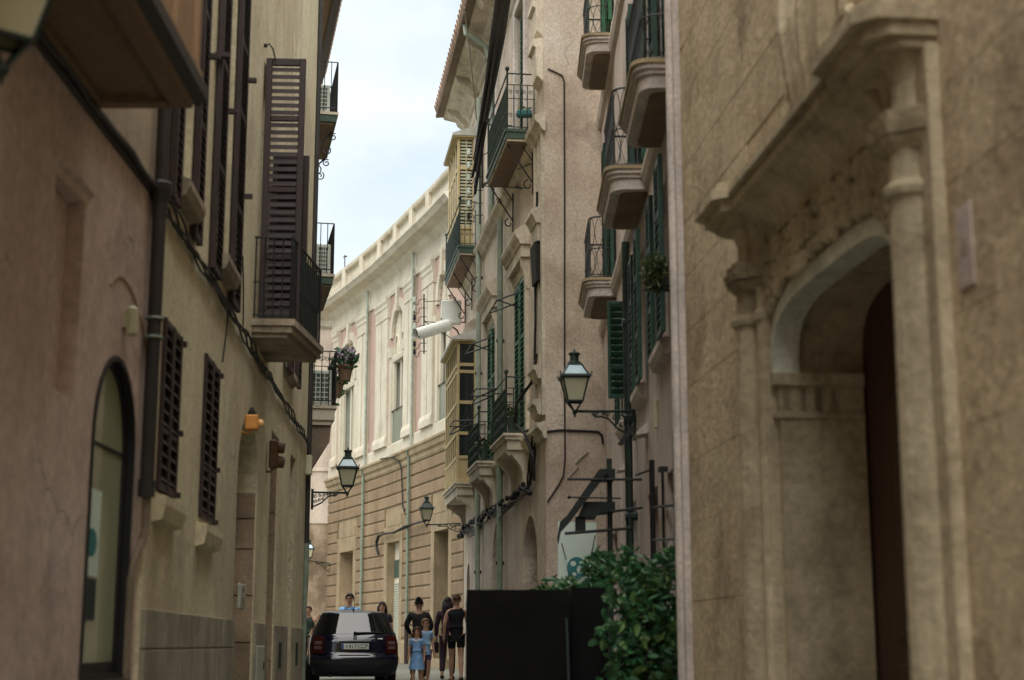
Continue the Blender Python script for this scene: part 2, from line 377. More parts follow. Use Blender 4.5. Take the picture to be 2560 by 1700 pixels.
surf('far_plaster', (0.62, 0.52, 0.42), scale=0.8, streak=0.18, bump=0.15)
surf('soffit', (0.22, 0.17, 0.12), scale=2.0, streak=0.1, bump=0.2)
surf('slab_stone', (0.40, 0.33, 0.24), dark=(0.2, 0.16, 0.115), scale=2.5, streak=0.4, bump=0.5)
surf('street_stone', (0.14, 0.145, 0.115), scale=1.3, streak=0.0, fine=0.1, bump=0.25, bscale=30, rough=0.6, spec=0.5)
surf('roof_tile', (0.34, 0.22, 0.15), scale=3.0, streak=0.2, bump=0.4, rnd=0.2)
surf('terracotta', (0.26, 0.115, 0.07), scale=5.0, streak=0.2, bump=0.2)
paint('brown_shutter', (0.034, 0.020, 0.019), 0.55, 0.3, rnd=0.15)
paint('brown_edge', (0.034, 0.020, 0.019), 0.5, 0.25)
paint('green_shutter', (0.012, 0.055, 0.034), 0.45, 0.3, wear=(0.02, 0.08, 0.052), rnd=0.12)
paint('bright_green', (0.02, 0.13, 0.05), 0.45, 0.3, rnd=0.12)
paint('iron', (0.014, 0.015, 0.015), 0.5, 0.3, spec=0.5)
paint('green_iron', (0.012, 0.028, 0.022), 0.45, 0.3, spec=0.5)
paint('rust_iron', (0.035, 0.024, 0.02), 0.7, 0.35)
paint('cable', (0.012, 0.011, 0.011), 0.6, 0.3)
paint('pale_cable', (0.30, 0.26, 0.21), 0.7, 0.2)
paint('dark_pipe', (0.032, 0.028, 0.026), 0.5, 0.25)
paint('green_pipe', (0.20, 0.25, 0.19), 0.5, 0.2)
paint('grey_pipe', (0.33, 0.38, 0.31), 0.5, 0.2)
paint('tan_paint', (0.50, 0.40, 0.21), 0.6, 0.15)
paint('yellow_paint', (0.60, 0.47, 0.22), 0.6, 0.18, wear=(0.62, 0.52, 0.30))
paint('green_board', (0.05, 0.085, 0.06), 0.6, 0.25)
paint('white_paint', (0.72, 0.75, 0.70), 0.5, 0.1)
paint('ac_white', (0.60, 0.64, 0.58), 0.5, 0.1)
paint('ac_grille', (0.10, 0.13, 0.10), 0.6, 0.2)
paint('black_matt', (0.005, 0.005, 0.005), 0.8, 0.5, spec=0.15, bump=0.5, scale=3.0)
paint('black_frame', (0.008, 0.008, 0.009), 0.4, 0.3)
paint('amber', (0.62, 0.27, 0.06), 0.5, 0.15)
paint('amber_lens', (0.75, 0.45, 0.16), 0.3, 0.1)
paint('signal_brown', (0.13, 0.065, 0.025), 0.5, 0.25)
paint('porcelain', (0.62, 0.70, 0.62), 0.25, 0.1)
paint('sign_white', (0.66, 0.78, 0.70), 0.6, 0.05, scale=2)
paint('sign_teal', (0.04, 0.20, 0.22), 0.6, 0.2)
paint('sign_dark', (0.03, 0.045, 0.04), 0.6, 0.2)
paint('panel_grey', (0.40, 0.42, 0.33), 0.5, 0.1)
paint('box_cream', (0.52, 0.50, 0.34), 0.5, 0.1)
paint('awning_grey', (0.02, 0.027, 0.025), 0.75, 0.2)
paint('interior', (0.02, 0.017, 0.014), 0.9, 0.4)
paint('curtain', (0.30, 0.22, 0.15), 0.9, 0.3)
paint('door_green', (0.10, 0.12, 0.085), 0.6, 0.3)
paint('poster_blue', (0.02, 0.075, 0.13), 0.6, 0.2)
paint('graffiti', (0.02, 0.08, 0.06), 0.6, 0.2)
paint('graffiti_pale', (0.36, 0.5, 0.40), 0.6, 0.2)
paint('zinc', (0.55, 0.55, 0.50), 0.5, 0.15)
paint('frosted', (0.52, 0.50, 0.34), 0.35, 0.06, scale=2)
paint('lamp_top', (0.45, 0.60, 0.66), 0.25, 0.06, scale=2)  # pale lantern glass with the sky's reflection put into its colour
paint('petal', (0.42, 0.33, 0.46), 0.8, 0.3, rnd=0.2)
wood('old_door', (0.11, 0.055, 0.035), (0.045, 0.022, 0.015))
wood('bay_wood', (0.40, 0.27, 0.16), (0.27, 0.17, 0.10))
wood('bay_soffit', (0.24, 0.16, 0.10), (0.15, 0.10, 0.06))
wood('pier_wood', (0.36, 0.25, 0.15), (0.22, 0.15, 0.09))
glass('dark_glass'); glass('shop_glass', (0.36, 0.39, 0.25), 0.1); glass('pale_glass', (0.25, 0.28, 0.24), 0.1); glass('green_glass', (0.11, 0.15, 0.12), 0.15)  # shop_glass: the reflected street tone is put into its base colour
# ------------------------------------------------------------------ facades' lines in plan
L1 = Line(-2.4, 0, -0.008, 'L'); L2 = Line(-2.488, 10.9, -0.0542, 'L'); L3 = Line(-3.166, 23.4, -0.2, 'L')
R1 = Line(2.4, 0, -0.098, 'R'); B2 = Line(1.4, 11.9, 0.0, 'R'); B3 = Line(0.507, 22.6, -0.139, 'R')
CF = Curve2([(-1.15, 37.6), (-1.91, 40), (-2.53, 41.75), (-3.12, 43.5), (-3.73, 45.25), (-4.46, 47.1), (-5.19, 48.9), (-6.15, 51.2)], 'R')
# ------------------------------------------------------------------ ground
m = M(); ys = [-60, -20, 0, 10, 20, 29, 40, 50, 70, 150, 400]
pts = []; 
for y in ys: pts += [(-300, y, gz(max(y, -20))), (300, y, gz(max(y, -20)))]
m.add(pts, [(2*i, 2*i+1, 2*i+3, 2*i+2) for i in range(len(ys)-1)])
tag(m.build('street_ground', MATS['street_stone']), kind='structure')
def base(path, s): 
    p = path.pt(s, 0, 0); return Vector((p.x, p.y, gz(p.y)))
# ================================================================== left: plastered house with the arched shop window
H1 = thing('plastered_house', base(L1, 6), 'mauve plastered house with arched black shop window and overhanging timber bay', 'house')
ZB = 4.67
s0, s1 = 8.9, 9.88; zb, zt = 1.42, 3.34
archw = arch_pts(s0, s1, zb, zt - 0.55, 0.55, 14); niche = rect(7.88, 8.47, 2.95, 4.1)
wall(L1, -45, 10.22, -1, ZB, [(archw, 0.16), (niche, 0.10)]).build('wall', MATS['pink_plaster'], H1)
M(L1).box(7.86, 8.49, -0.14, -0.098, 2.93, 4.12).build('niche_back', MATS['pink_plaster'], H1)
M(L1).run([(0.0, 4.15), (0.035, 4.17), (0.035, 4.2), (0, 4.21)], 7.8, 8.56).build('niche_ledge', MATS['pink_plaster'], H1)
wall(L1, -45, 10.22, ZB, 14, [rect(2.1, 8.3, ZB + 0.2, 8.0)], 0.3).build('upper_wall', MATS['pale_plaster'], H1)
w = M(L1)
o_ = -0.13
ring_o = arch_pts(s0, s1, zb, zt - 0.55, 0.55, 14); ring_i = arch_pts(s0 + 0.025, s1 - 0.03, zb + 0.07, zt - 0.55, 0.515, 14)
k = len(ring_o)
w.add([(a, -0.035, b) for a, b in ring_o] + [(a, -0.035, b) for a, b in ring_i] + [(a, -0.09, b) for a, b in ring_o] + [(a, -0.09, b) for a, b in ring_i],
      [(i, (i+1) % k, (i+1) % k + k, i + k) for i in range(k)] + [(i + k, (i+1) % k + k, (i+1) % k + 3*k, i + 3*k) for i in range(k)])
win = w.build('window', MATS['black_frame'], H1)
# the black lining of the opening, standing just proud of its reveal
ring_r = arch_pts(s0 + 0.004, s1 - 0.004, zb + 0.004, zt - 0.554, 0.55, 14)
lin = M(L1)
lin.add([(a, 0.012, b) for a, b in ring_r] + [(a, -0.04, b) for a, b in ring_r], [(i, (i+1) % k, (i+1) % k + k, i + k) for i in range(k)])
ring_q = arch_pts(s0 - 0.03, s1 + 0.03, zb - 0.03, zt - 0.52, 0.55, 14)
lin.add([(a, 0.012, b) for a, b in ring_r] + [(a, 0.012, b) for a, b in ring_q] + [(a, -0.01, b) for a, b in ring_q], [(i, (i+1) % k, (i+1) % k + k, i + k) for i in range(k)] + [(i + k, (i+1) % k + k, (i+1) % k + 2*k, i + 2*k) for i in range(k)])
lin.build('lining', MATS['black_frame'], win)
M(L1).prism(ring_i, -0.07, -0.06).build('pane', MATS['shop_glass'], win)
M(L1).box(s0 + 0.03, s1 - 0.03, -0.059, -0.05, 2.79, 2.81).build('glazing_bar', MATS['black_frame'], win)
M(L1).bbox(s0 - 0.05, s1 + 0.05, -0.05, 0.05, zb - 0.09, zb - 0.032).build('sill', MATS['black_frame'], win)
sg = tag(M(L1).box(s0 + 0.03, 9.38, -0.058, -0.055, 2.0, 2.52).build('window_poster', MATS['sign_white']), 'pale poster with a teal oval stuck inside the arched shop window', 'poster')
mm = M(L1); mm.prism([(9.2 + 0.12*math.cos(a*math.pi/8), 2.2 + 0.085*math.sin(a*math.pi/8)) for a in range(16)], -0.0545, -0.053); mm.build('oval_emblem', MATS['sign_teal'], sg)
tag(M(L1).box(s0 + 0.03, 9.36, -0.058, -0.054, 1.74, 1.985).build('window_poster', MATS['sign_dark']), 'dark grey poster below the pale one in the arched shop window', 'poster')
# incised arc over the window, light fitting
arcp = [L1.at(u, v) for u, v in [(274, 712), (282, 699), (293, 692), (305, 695), (318, 710), (332, 738), (345, 778), (356, 826), (365, 880), (372, 940), (378, 1000)]]
M(L1).tube([(s, 0.001, z) for s, z in arcp], 0.011, 5).build('arc_moulding', MATS['jamb_stone'], H1)
s, z = L1.at(310, 800); wl = M(L1); wl.lathe(s, 0.05, [(0.03, z-0.1), (0.042, z-0.09), (0.042, z+0.07), (0.02, z+0.09)], 10); wl.box(s-0.03, s+0.03, 0, 0.03, z-0.05, z+0.05)
tag(wl.build('wall_light', MATS['box_cream']), 'small cream tubular light fitting above the arched shop window', 'light')
# ledge cable between the storeys
lc = M(L1); lc.tube([(ss, 0.05 + 0.006*math.sin(ss*9), ZB - 0.01 + 0.012*math.sin(ss*5)) for ss in [4 + i*0.22 for i in range(29)]], 0.022, 6)
lc.run([(0, ZB - 0.05), (0.035, ZB - 0.04), (0.035, ZB + 0.02), (0, ZB + 0.03)], 4, 10.2)
lc.build('ledge', MATS['dark_pipe'], H1)
# overhanging timber bay
BO, BE = 0.62, 8.42
bay = M(L1); bay.box(2.0, BE, 0.0, BO, ZB + 0.04, ZB + 0.12); bayo = bay.build('bay', MATS['bay_soffit'], H1)
b2 = M(L1); b2.run([(BO - 0.14, ZB + 0.0), (BO - 0.02, ZB - 0.01), (BO, ZB + 0.04), (BO - 0.15, ZB + 0.04)], 2.0, BE); b2.run([(BO - 0.24, ZB + 0.02), (BO - 0.2, ZB + 0.01), (BO - 0.17, ZB + 0.04), (BO - 0.25, ZB + 0.04)], 2.0, BE - 0.08)
b2.box(BE - 0.1, BE, 0.03, BO - 0.15, ZB - 0.01, ZB + 0.04); b2.box(2.0, BE - 0.1, 0.03, 0.1, ZB - 0.005, ZB + 0.04)
b2.build('floor_moulding', MATS['bay_soffit'], bayo)
M(L1).run([(BO - 0.01, ZB + 0.02), (BO + 0.06, ZB + 0.05), (BO + 0.06, ZB + 0.13), (BO - 0.01, ZB + 0.13)], 2.0, BE + 0.06).build('edge_board', MATS['dark_pipe'], bayo)
M(L1).run([(BO - 0.02, ZB + 0.13), (BO + 0.03, ZB + 0.13), (BO + 0.03, ZB + 0.22), (BO - 0.02, ZB + 0.22)], 2.0, BE + 0.03).build('rail', MATS['bay_wood'], bayo)
for ps in (3.2, 4.2, 5.2, 6.2, 7.2, 7.82, 8.36): M(L1).bbox(ps - 0.05, ps + 0.06, BO - 0.06, BO + 0.02, ZB + 0.22, 8.0, 0.012).build('post', MATS['bay_wood'], bayo)
M(L1).bbox(BE - 0.06, BE + 0.0, 0.0, 0.08, ZB + 0.12, 8.0, 0.01).build('post', MATS['bay_wood'], bayo)
for a, b in ((2.0, 3.15), (3.26, 4.15), (4.26, 5.15), (5.26, 6.15), (6.26, 7.15), (7.26, 7.77), (7.88, 8.31)):
    M(L1).box(a, b, BO - 0.04, BO - 0.02, ZB + 0.95, 8.0).build('pane', MATS['green_glass'], bayo)
    M(L1).bbox(a, b, BO - 0.05, BO - 0.005, ZB + 0.22, ZB + 0.94, 0.01).build('panel', MATS['bay_wood'], bayo)
M(L1).box(BE - 0.045, BE - 0.02, 0.08, BO - 0.06, ZB + 0.12, 8.0).build('panel', MATS['bay_wood'], bayo)
M(L1).box(2.0, BE + 0.1, -0.2, BO + 0.12, 8.0, 8.15).build('bay_roof', MATS['bay_wood'], bayo)
# downpipe with its hopper, at the seam between the two houses
dp = M(L1); sp = 10.02
dp.tube([(sp, 0.07, 13.9), (sp, 0.07, 4.7)], 0.045, 12); dp.tube([(sp, 0.07, 4.5), (sp, 0.07, 2.62)], 0.047, 12); dp.tube([(sp, 0.07, 2.66), (sp, 0.07, 2.55)], 0.056, 12)
dpo = dp.build('downpipe', MATS['dark_pipe'], H1, smooth=False)
hp = M(L1); hp.lathe(sp, 0.07, [(0.05, 4.46), (0.055, 4.56), (0.075, 4.64), (0.08, 4.69), (0.07, 4.71)], 14); hp.build('hopper', MATS['dark_pipe'], dpo)
lp = M(L1); lp.tube([(sp + 0.02, 0.07, 2.56), (sp + 0.02, 0.07, 2.34), (sp + 0.0, 0.06, 2.26), (sp - 0.08, 0.03, 2.14), (sp - 0.12, 0.02, 2.02), (sp - 0.12, 0.02, 0)], 0.03, 10); lp.build('lower_pipe', MATS['soffit'], dpo)
for zz in (3.62, 3.75): 
    c = M(L1); c.tube([(sp + 0.056*math.cos(a), 0.07 + 0.056*math.sin(a), zz) for a in [i*math.pi/6 for i in range(12)]], 0.01, 5, closed=True); c.build('pipe_clip', MATS['green_pipe'], dpo)
# ================================================================== left: cream house with brown shutters
H2 = thing('shuttered_house', base(L2, 17), 'cream house with tall brown louvred shutters and an iron balcony', 'house')
E2 = 23.4
door1 = arch_pts(14.98, 16.75, -1, 3.25, 0.72, 12); op2 = rect(18.05, 19.0, -1, 4.12); op3 = rect(20.62, 21.4, -1, 4.15)
# upper windows between their open leaves, and the balcony door
LV = dict(S1=(10.42, 10.72), S2=(11.44, 11.78), S3=(12.48, 12.96), S4=(13.72, 14.28))
wI = rect(10.76, 11.42, 5.0, 8.0); wII = rect(12.98, 13.7, 5.0, 8.0); bd = rect(16.05, 16.95, 4.98, 8.0)
g1 = rect(10.55, 11.22, 2.64, 3.88); g2 = rect(12.55, 13.3, 2.62, 4.0); cl = rect(19.6, 20.3, 5.2, 6.6)
wall(L2, 10.18, E2, -1, 14, [(door1, 0.55), (op2, 0.5), (op3, 0.5), wI, wII, bd, (g1, 0.12), (g2, 0.12), cl], 0.25, back=4).build('wall', MATS['cream_plaster'], H2)
# backs of the openings
def back(path, r, d, mat, parent, name='pane'):
    ss = [a for a, b in r]; zz = [b for a, b in r]
    return M(path).box(min(ss) - 0.02, max(ss) + 0.02, -d - 0.05, -d + 0.004, min(zz) - 0.02, max(zz) + 0.02).build(name, MATS[mat], parent)
back(L2, door1, 0.55, 'old_door', H2, 'door'); back(L2, op2, 0.5, 'old_door', H2, 'door'); back(L2, op3, 0.5, 'old_door', H2, 'door')
for r in (wI, wII, bd, cl): back(L2, r, 0.25, 'dark_glass', H2, 'window')
# stone courses of the deep door jamb that faces down the street
for i, z in enumerate([0.45, 1.05, 1.62, 2.12, 2.62, 2.95, 3.24]):
    if i < 6: 
        z1 = [1.04, 1.61, 2.11, 2.61, 2.94, 3.23][i]
        M(L2).box(16.70, 16.756, -0.53, -0.02, z + 0.004, z1 - 0.004).build('jamb_stone', MATS['jamb_stone'], H2)
for i in range(4):
    M(L2).box(18.95, 19.006, -0.48, -0.02, 0.5 + i*0.9 + 0.004, 0.5 + (i+1)*0.9 - 0.004).build('jamb_stone', MATS['jamb_stone'], H2)
# dado of stone slabs
dxs = [10.2, 11.0, 11.7, 12.6, 13.3, 14.1, 14.96]
for a, b in zip(dxs, dxs[1:]):
    M(L2).bbox(a + 0.004, b - 0.004, -0.02, 0.03, 1.57, 1.83, 0.006).build('dado_slab', MATS['dado_stone'], H2)
    M(L2).bbox(a + 0.004 + 0.0, b - 0.004, -0.02, 0.03, 0.2, 1.562, 0.006).build('dado_slab', MATS['dado_stone'], H2)
for a, b in ((16.78, 17.4), (17.41, 18.04), (19.02, 19.8), (19.81, 20.6), (21.42, 22.3), (22.31, 23.2)):
    M(L2).bbox(a, b, -0.02, 0.03, 0.2, 1.83, 0.006).build('dado_slab', MATS['dado_stone'], H2)
# window ledges
for (a, b) in ((10.7, 11.48), (12.92, 13.76)):
    M(L2).run([(0, 4.80), (0.09, 4.83), (0.12, 4.9), (0.12, 4.95), (0, 4.98)], a, b).build('window_sill', MATS['slab_stone'], H2)
for (a, b, z) in ((10.42, 11.34, 2.6), (12.42, 13.42, 2.56)):
    M(L2).run([(0, z - 0.18), (0.07, z - 0.16), (0.09, z - 0.06), (0.09, z), (0, z + 0.02)], a, b).build('window_sill', MATS['cream_plaster'], H2)
# louvred leaves
SLAT_MESH = {}
def leaf(path, s0, s1, z0, z1, o0, th, parent, mat, pitch, rails, single=True, flip=False, along=True, fixed=None, edge=None, fr=0.055, name='shutter', slat_w=None):
    """a louvred leaf: stiles, rails and slats. along=True: lies along the wall at stand-off o0; else stands out from the wall at s = fixed, s0..s1 then being stand-offs"""
    def bx(mm, a, b, c, d, e, f):
        return mm.bbox(a, b, c, d, e, f, 0.006) if along else mm.bbox(c, d, a, b, e, f, 0.006)
    base_o = o0
    fm = M(path)
    bx(fm, s0, s0 + fr, base_o, base_o + th, z0, z1); bx(fm, s1 - fr, s1, base_o, base_o + th, z0, z1)
    zs = sorted([z0] + rails + [z1])
    lows = []
    for i, z in enumerate(zs):
        h = fr*1.2 if z in (z0, z1) else fr*0.9
        a = z if z == z0 else (z - h if z == z1 else z - h/2)
        bx(fm, s0 + fr, s1 - fr, base_o + 0.006, base_o + th - 0.006, a, a + h); lows.append((a, a + h))
    lf = fm.build(name, MATS[edge or mat], parent)
    w_ = slat_w or th*0.95; first = None; cnt = 0; allm = M(path)
    for (a0, a1), (b0, b1) in zip(lows, lows[1:]):
        n = max(1, int((b0 - a1)/pitch)); st = (b0 - a1)/n
        for i in range(n):
            zc = a1 + st*(i + 0.5); c = base_o + th/2
            prof = [(c + w_/2, zc - st*0.42), (c - w_/2, zc + st*0.30), (c - w_/2, zc + st*0.30 + 0.009), (c + w_/2, zc - st*0.42 + 0.009)]
            if flip: prof = [(c - w_/2, zc - st*0.42), (c + w_/2, zc + st*0.2), (c + w_/2, zc + st*0.2 + 0.012), (c - w_/2, zc - st*0.42 + 0.012)]
            if single and first is not None:
                inst(first[0], Vector((0, 0, zc - first[1])), lf); continue
            mm = M(path) if single else allm
            if along: mm.run(prof, s0 + fr, s1 - fr)
            else: mm.add([(o, s, z) for s in (s0 + fr, s1 - fr) for o, z in prof], [(0,1,2,3),(7,6,5,4),(0,4,5,1),(1,5,6,2),(2,6,7,3),(3,7,4,0)])
            if single:
                p = path.pt((s0 + s1)/2, c, zc) if along else path.pt(c, (s0 + s1)/2, zc)
                first = (mm.build('slat', MATS[mat], lf, origin=p), zc)
    if not single: allm.build('slats', MATS[mat], lf, kind='stuff')
    return lf
for nme in ('S1', 'S2', 'S3', 'S4'):
    a, b = LV[nme]; zb_ = 4.72
    leaf(L2, a, b, zb_, 8.0, 0.012, 0.05, H2, 'brown_shutter', 0.062, [zb_ + 0.95, zb_ + 1.9, zb_ + 2.6], single=nme in ('S3', 'S4'), edge='brown_edge')
for a, b, z0, z1 in ((10.5, 11.24, 2.66, 3.87), (12.5, 13.32, 2.62, 3.99)):
    mid = (a + b)/2
    for x0, x1 in ((a, mid - 0.004), (mid + 0.004, b)):
        leaf(L2, x0, x1, z0, z1, -0.02, 0.05, H2, 'brown_shutter', 0.085, [z0 + 0.42], edge='brown_edge', fr=0.045)
    for zz in (z0 + 0.02, z0 + 0.48, z1 - 0.05): M(L2).box(b + 0.005, b + 0.06, 0.0, 0.05, zz - 0.02, zz + 0.02).build('hinge', MATS['brown_edge'], H2)
for (sx, zz) in ((11.8, 6.35), (12.4, 6.6), (14.3, 5.9), (14.3, 7.1), (12.98, 6.3)): M(L2).box(sx, sx + 0.06, 0.0, 0.13, zz - 0.02, zz + 0.02).build('hinge', MATS['brown_edge'], H2)
# a far shutter beyond the balcony
leaf(L2, 20.3, 20.75, 5.05, 6.65, 0.05, 0.06, H2, 'brown_shutter', 0.08, [5.7], single=False, edge='brown_edge')
leaf(L2, 19.15, 19.6, 5.05, 6.65, 0.05, 0.06, H2, 'brown_shutter', 0.08, [5.7], single=False, edge='brown_edge')
M(L2).run([(0, 5.0), (0.1, 5.04), (0.1, 5.12), (0, 5.15)], 19.5, 20.4).build('window_sill', MATS['slab_stone'], H2)
# balcony: slab, railing; its leaves stand straight out from the wall
SA, SB = 15.72, 17.25
def oo(s): return 0.42 + (s - SA)/(SB - SA)*0.2
bal = M(L2); bal.slab([(SA, -0.05), (SA, oo(SA)), (SB, oo(SB)), (SB, -0.05)], 4.83, 4.9)
bal.slab([(SA - 0.03, -0.05), (SA - 0.03, oo(SA) + 0.03), (SB + 0.03, oo(SB) + 0.03), (SB + 0.03, -0.05)], 4.9, 4.97)
bal.slab([(SA + 0.04, -0.05), (SA + 0.04, oo(SA) - 0.05), (SB - 0.04, oo(SB) - 0.05), (SB - 0.04, -0.05)], 4.78, 4.83)
balo = bal.build('balcony', MATS['slab_stone'], H2)
rl = M(L2); zr0, zr1 = 5.02, 5.87
for z, r in ((zr0, 0.011), (zr1, 0.014), (zr0 + 0.36, 0.008)):
    rl.tube([(SA + 0.02, 0.0, z), (SA + 0.02, oo(SA) - 0.02, z), (SB - 0.02, oo(SB) - 0.02, z), (SB - 0.02, 0.0, z)], r, 5)
rl.build('rail', MATS['iron'], balo)
def bar(path, s, o, z0, z1, r, parent, mat='iron', knob=None):
    b = M(path); b.tube([(s, o, z0), (s, o, z1)], r, 5)
    if knob: b.ball((s, o, knob), r*2.6, 6, 4)
    return b.build('baluster', MATS[mat], parent)
for i in range(5): bar(L2, SA + 0.02, 0.02 + i*0.095, zr0 - 0.05, zr1, 0.009, balo)
for i in range(1, 13): 
    s = SA + 0.02 + (SB - SA - 0.04)*i/13; bar(L2, s, oo(s) - 0.02, zr0 - 0.05, zr1, 0.009, balo)
for s in (SA + 0.02, SB - 0.02): bar(L2, s, oo(s) - 0.02, zr0 - 0.05, zr1 + 0.02, 0.014, balo)
# dark sheet hung on the far side of the railing
M(L2).slab([(SA + 0.5, oo(SA + 0.5) - 0.035), (SB - 0.05, oo(SB - 0.05) - 0.035), (SB - 0.05, oo(SB - 0.05) - 0.045), (SA + 0.5, oo(SA + 0.5) - 0.045)], 5.0, 5.8).build('railing_screen', MATS['green_board'], balo)
leaf(L2, 0.03, 0.47, 4.99, 8.0, 15.98, 0.05, H2, 'brown_shutter', 0.078, [5.72, 6.48, 7.3], along=False, edge='brown_edge', fr=0.07, flip=True)
leaf(L2, 0.03, 0.45, 4.99, 7.2, 16.98, 0.05, H2, 'brown_shutter', 0.078, [5.72, 6.48], single=False, along=False, edge='brown_edge', fr=0.06)
leaf(L2, 17.02, 17.5, 4.99, 7.0, 0.03, 0.06, H2, 'brown_shutter', 0.08, [5.72, 6.4], single=False, edge='brown_edge', fr=0.06)
hk = M(L2); hk.tube([(15.95, 0.0, 8.12), (15.95, 0.06, 8.15), (15.96, 0.1, 8.1), (15.97, 0.13, 7.98)], 0.01, 5); hk.ball((15.95, 0.02, 8.13), 0.025); hk.build('shutter_hook', MATS['brown_edge'], H2)
# downpipes at the far corner, little boxes
cp = M(L2); cp.tube([(23.3, 0.03, 13.9), (23.3, 0.03, 2.62), (23.3, 0.03, 2.45), (23.3, 0.025, 2.3), (23.3, 0.025, 0.4)], [0.042, 0.042, 0.042, 0.03, 0.03], 12)
cpo = cp.build('downpipe', MATS['dark_pipe'], H2)
M(L2).tube([(23.3, 0.03, 3.1), (23.3, 0.03, 2.5), (23.27, 0.03, 2.25), (23.27, 0.03, 0.4)], [0.047, 0.047, 0.036, 0.036], 12).build('lower_pipe', MATS['green_pipe'], cpo)
tag(M(L2).bbox(23.02, 23.17, 0.0, 0.1, 4.12, 4.42, 0.012).build('alarm_box', MATS['box_cream']), 'small pale box fixed beside the dark downpipe at the corner of the cream house', 'alarm box')
ip = thing('door_intercom', L2.pt(14.75, 0, 2.2), 'grey metal door intercom beside the arched doorway', 'intercom')
s, z = L2.at(597, 1490); M(L2).bbox(s - 0.16, s + 0.3, 0, 0.035, z - 0.13, z + 0.12, 0.01).build('plate', MATS['panel_grey'], ip)
c = M(L2); c.prism([(s + 0.05 + 0.05*math.cos(i), z + 0.06 + 0.022*math.sin(i)) for i in [k*math.pi/5 for k in range(10)]], 0.036, 0.04); c.build('lens', MATS['black_frame'], ip)
for i in range(3): M(L2).box(s - 0.05, s + 0.2, 0.036, 0.04, z - 0.02 - i*0.028, z - 0.008 - i*0.028).build('call_button', MATS['dado_stone'], ip)
mc = thing('meter_cupboard', L2.pt(16.9, 0, 1.3), 'pale grey meter cupboard door set low in the cream wall', 'cupboard')
M(L2).bbox(16.82, 17.55, 0.03, 0.05, 1.15, 1.58, 0.008).build('door', MATS['panel_grey'], mc); M(L2).box(17.45, 17.5, 0.05, 0.06, 1.32, 1.4).build('latch', MATS['iron'], mc)
for s in (19.4, 21.9): M(L2).bbox(s, s + 0.35, 0.03, 0.036, 1.3, 1.62, 0.003).build('vent', MATS['interior'], H2)
# wall cables of the cream house
cb = M(L2)
for j in range(4):
    ph = j*1.7; cb.tube([(10.3 + i*0.33, 0.04 + 0.02*math.sin(i*1.3 + ph), 4.66 + 0.03*math.sin(i*0.9 + ph) - 0.03*abs(math.sin(i*0.45)) - 0.022*j + (0.1*math.sin((i-5)*0.3))*0) for i in range(40)], 0.011, 5)
tag(cb.build('cable_bundle', MATS['cable']), 'black cable bundle sagging along the cream house under its tall shutters', 'cable')
for (u0, v0, u1, v1) in ((565, 775, 551, 905), (602, 640, 603, 815)):
    a = L2.at(u0, v0); b = L2.at(u1, v1); t = M(L2); t.tube([(a[0], 0.02, a[1]), ((a[0]+b[0])/2, 0.025, (a[1]+b[1])/2), (b[0], 0.02, b[1])], 0.008, 5)
    tag(t.build('wall_wire', MATS['cable']), 'thin dark wire running straight down the cream wall between shutters' if u0 > 590 else 'thin dark wire dropping from the cable bundle to a ground floor shutter', 'cable')
# amber warning lamp and two-lens signal on the cream wall, facing up the street
aw = thing('warning_lamp', L2.pt(15.2, 0, 3.9), 'orange warning lamp with a round lens above the arched doorway', 'traffic signal')
s, z = 15.15, 3.78
M(L2).bbox(s - 0.08, s + 0.06, 0.04, 0.17, z - 0.075, z + 0.075, 0.012).build('housing', MATS['amber'], aw)
c = M(L2); c.ball((s + 0.02, 0.185, z + 0.0), 0.04, 10, 8, (0.8, 1, 1)); c.build('lens', MATS['amber_lens'], aw, smooth=True)
M(L2).tube([(s, 0.0, z - 0.09), (s, 0.06, z - 0.11), (s, 0.1, z - 0.07)], 0.012, 6).build('bracket', MATS['amber'], aw)
c = M(L2); c.lathe(s, 0.1, [(0.045, z + 0.075), (0.04, z + 0.11), (0.02, z + 0.15), (0.005, z + 0.165)], 10); c.build('cap', MATS['interior'], aw, smooth=True)
tl = thing('traffic_signal', L2.pt(18.2, 0, 3.7), 'brown two-lens traffic signal with round visors on the cream wall', 'traffic signal')
s, z = 17.6, 3.76
M(L2).bbox(s - 0.08, s + 0.06, 0.03, 0.13, z - 0.17, z + 0.17, 0.02).build('housing', MATS['signal_brown'], tl)
for zc in (z + 0.085, z - 0.085):
    v = M(L2)
    for i in range(10):
        pass
    v.tube([(s, 0.12, zc), (s, 0.14, zc), (s, 0.2, zc - 0.01)], [0.065, 0.07, 0.066], 12); v.build('visor', MATS['signal_brown'], tl)
    v = M(L2); v.tube([(s - 0.0, 0.19, zc - 0.008), (s, 0.205, zc - 0.01)], [0.058, 0.056], 12); v.build('lens', MATS['black_frame'], tl)
M(L2).tube([(s, 0.0, z - 0.2), (s, 0.05, z - 0.2), (s, 0.08, z - 0.16)], 0.014, 6).build('bracket', MATS['signal_brown'], tl)
# ================================================================== right: stone house with the carved portal
HR = thing('portal_house', base(R1, 7), 'pitted ashlar stone house with a carved classical portal', 'house')
OP0, OP1, SPR = 6.6, 8.78, 3.1
def sq_arch(s0, s1, z0, zs, rise, n=28, p=0.5):
    c, h = (s0 + s1)/2, (s1 - s0)/2; f = lambda x: math.copysign(abs(x)**p, x)
    return [(s0, z0), (s1, z0)] + [(c + h*f(math.cos(math.pi*i/n)), zs + rise*f(max(0, math.sin(math.pi*i/n)))) for i in range(n+1)]
portal = sq_arch(OP0, OP1, -1, SPR, 0.5)
ER = 11.45
wall(R1, -45, ER, -1, 14, [(portal, 0.62)], back=4).build('wall', MATS['ashlar'], HR)
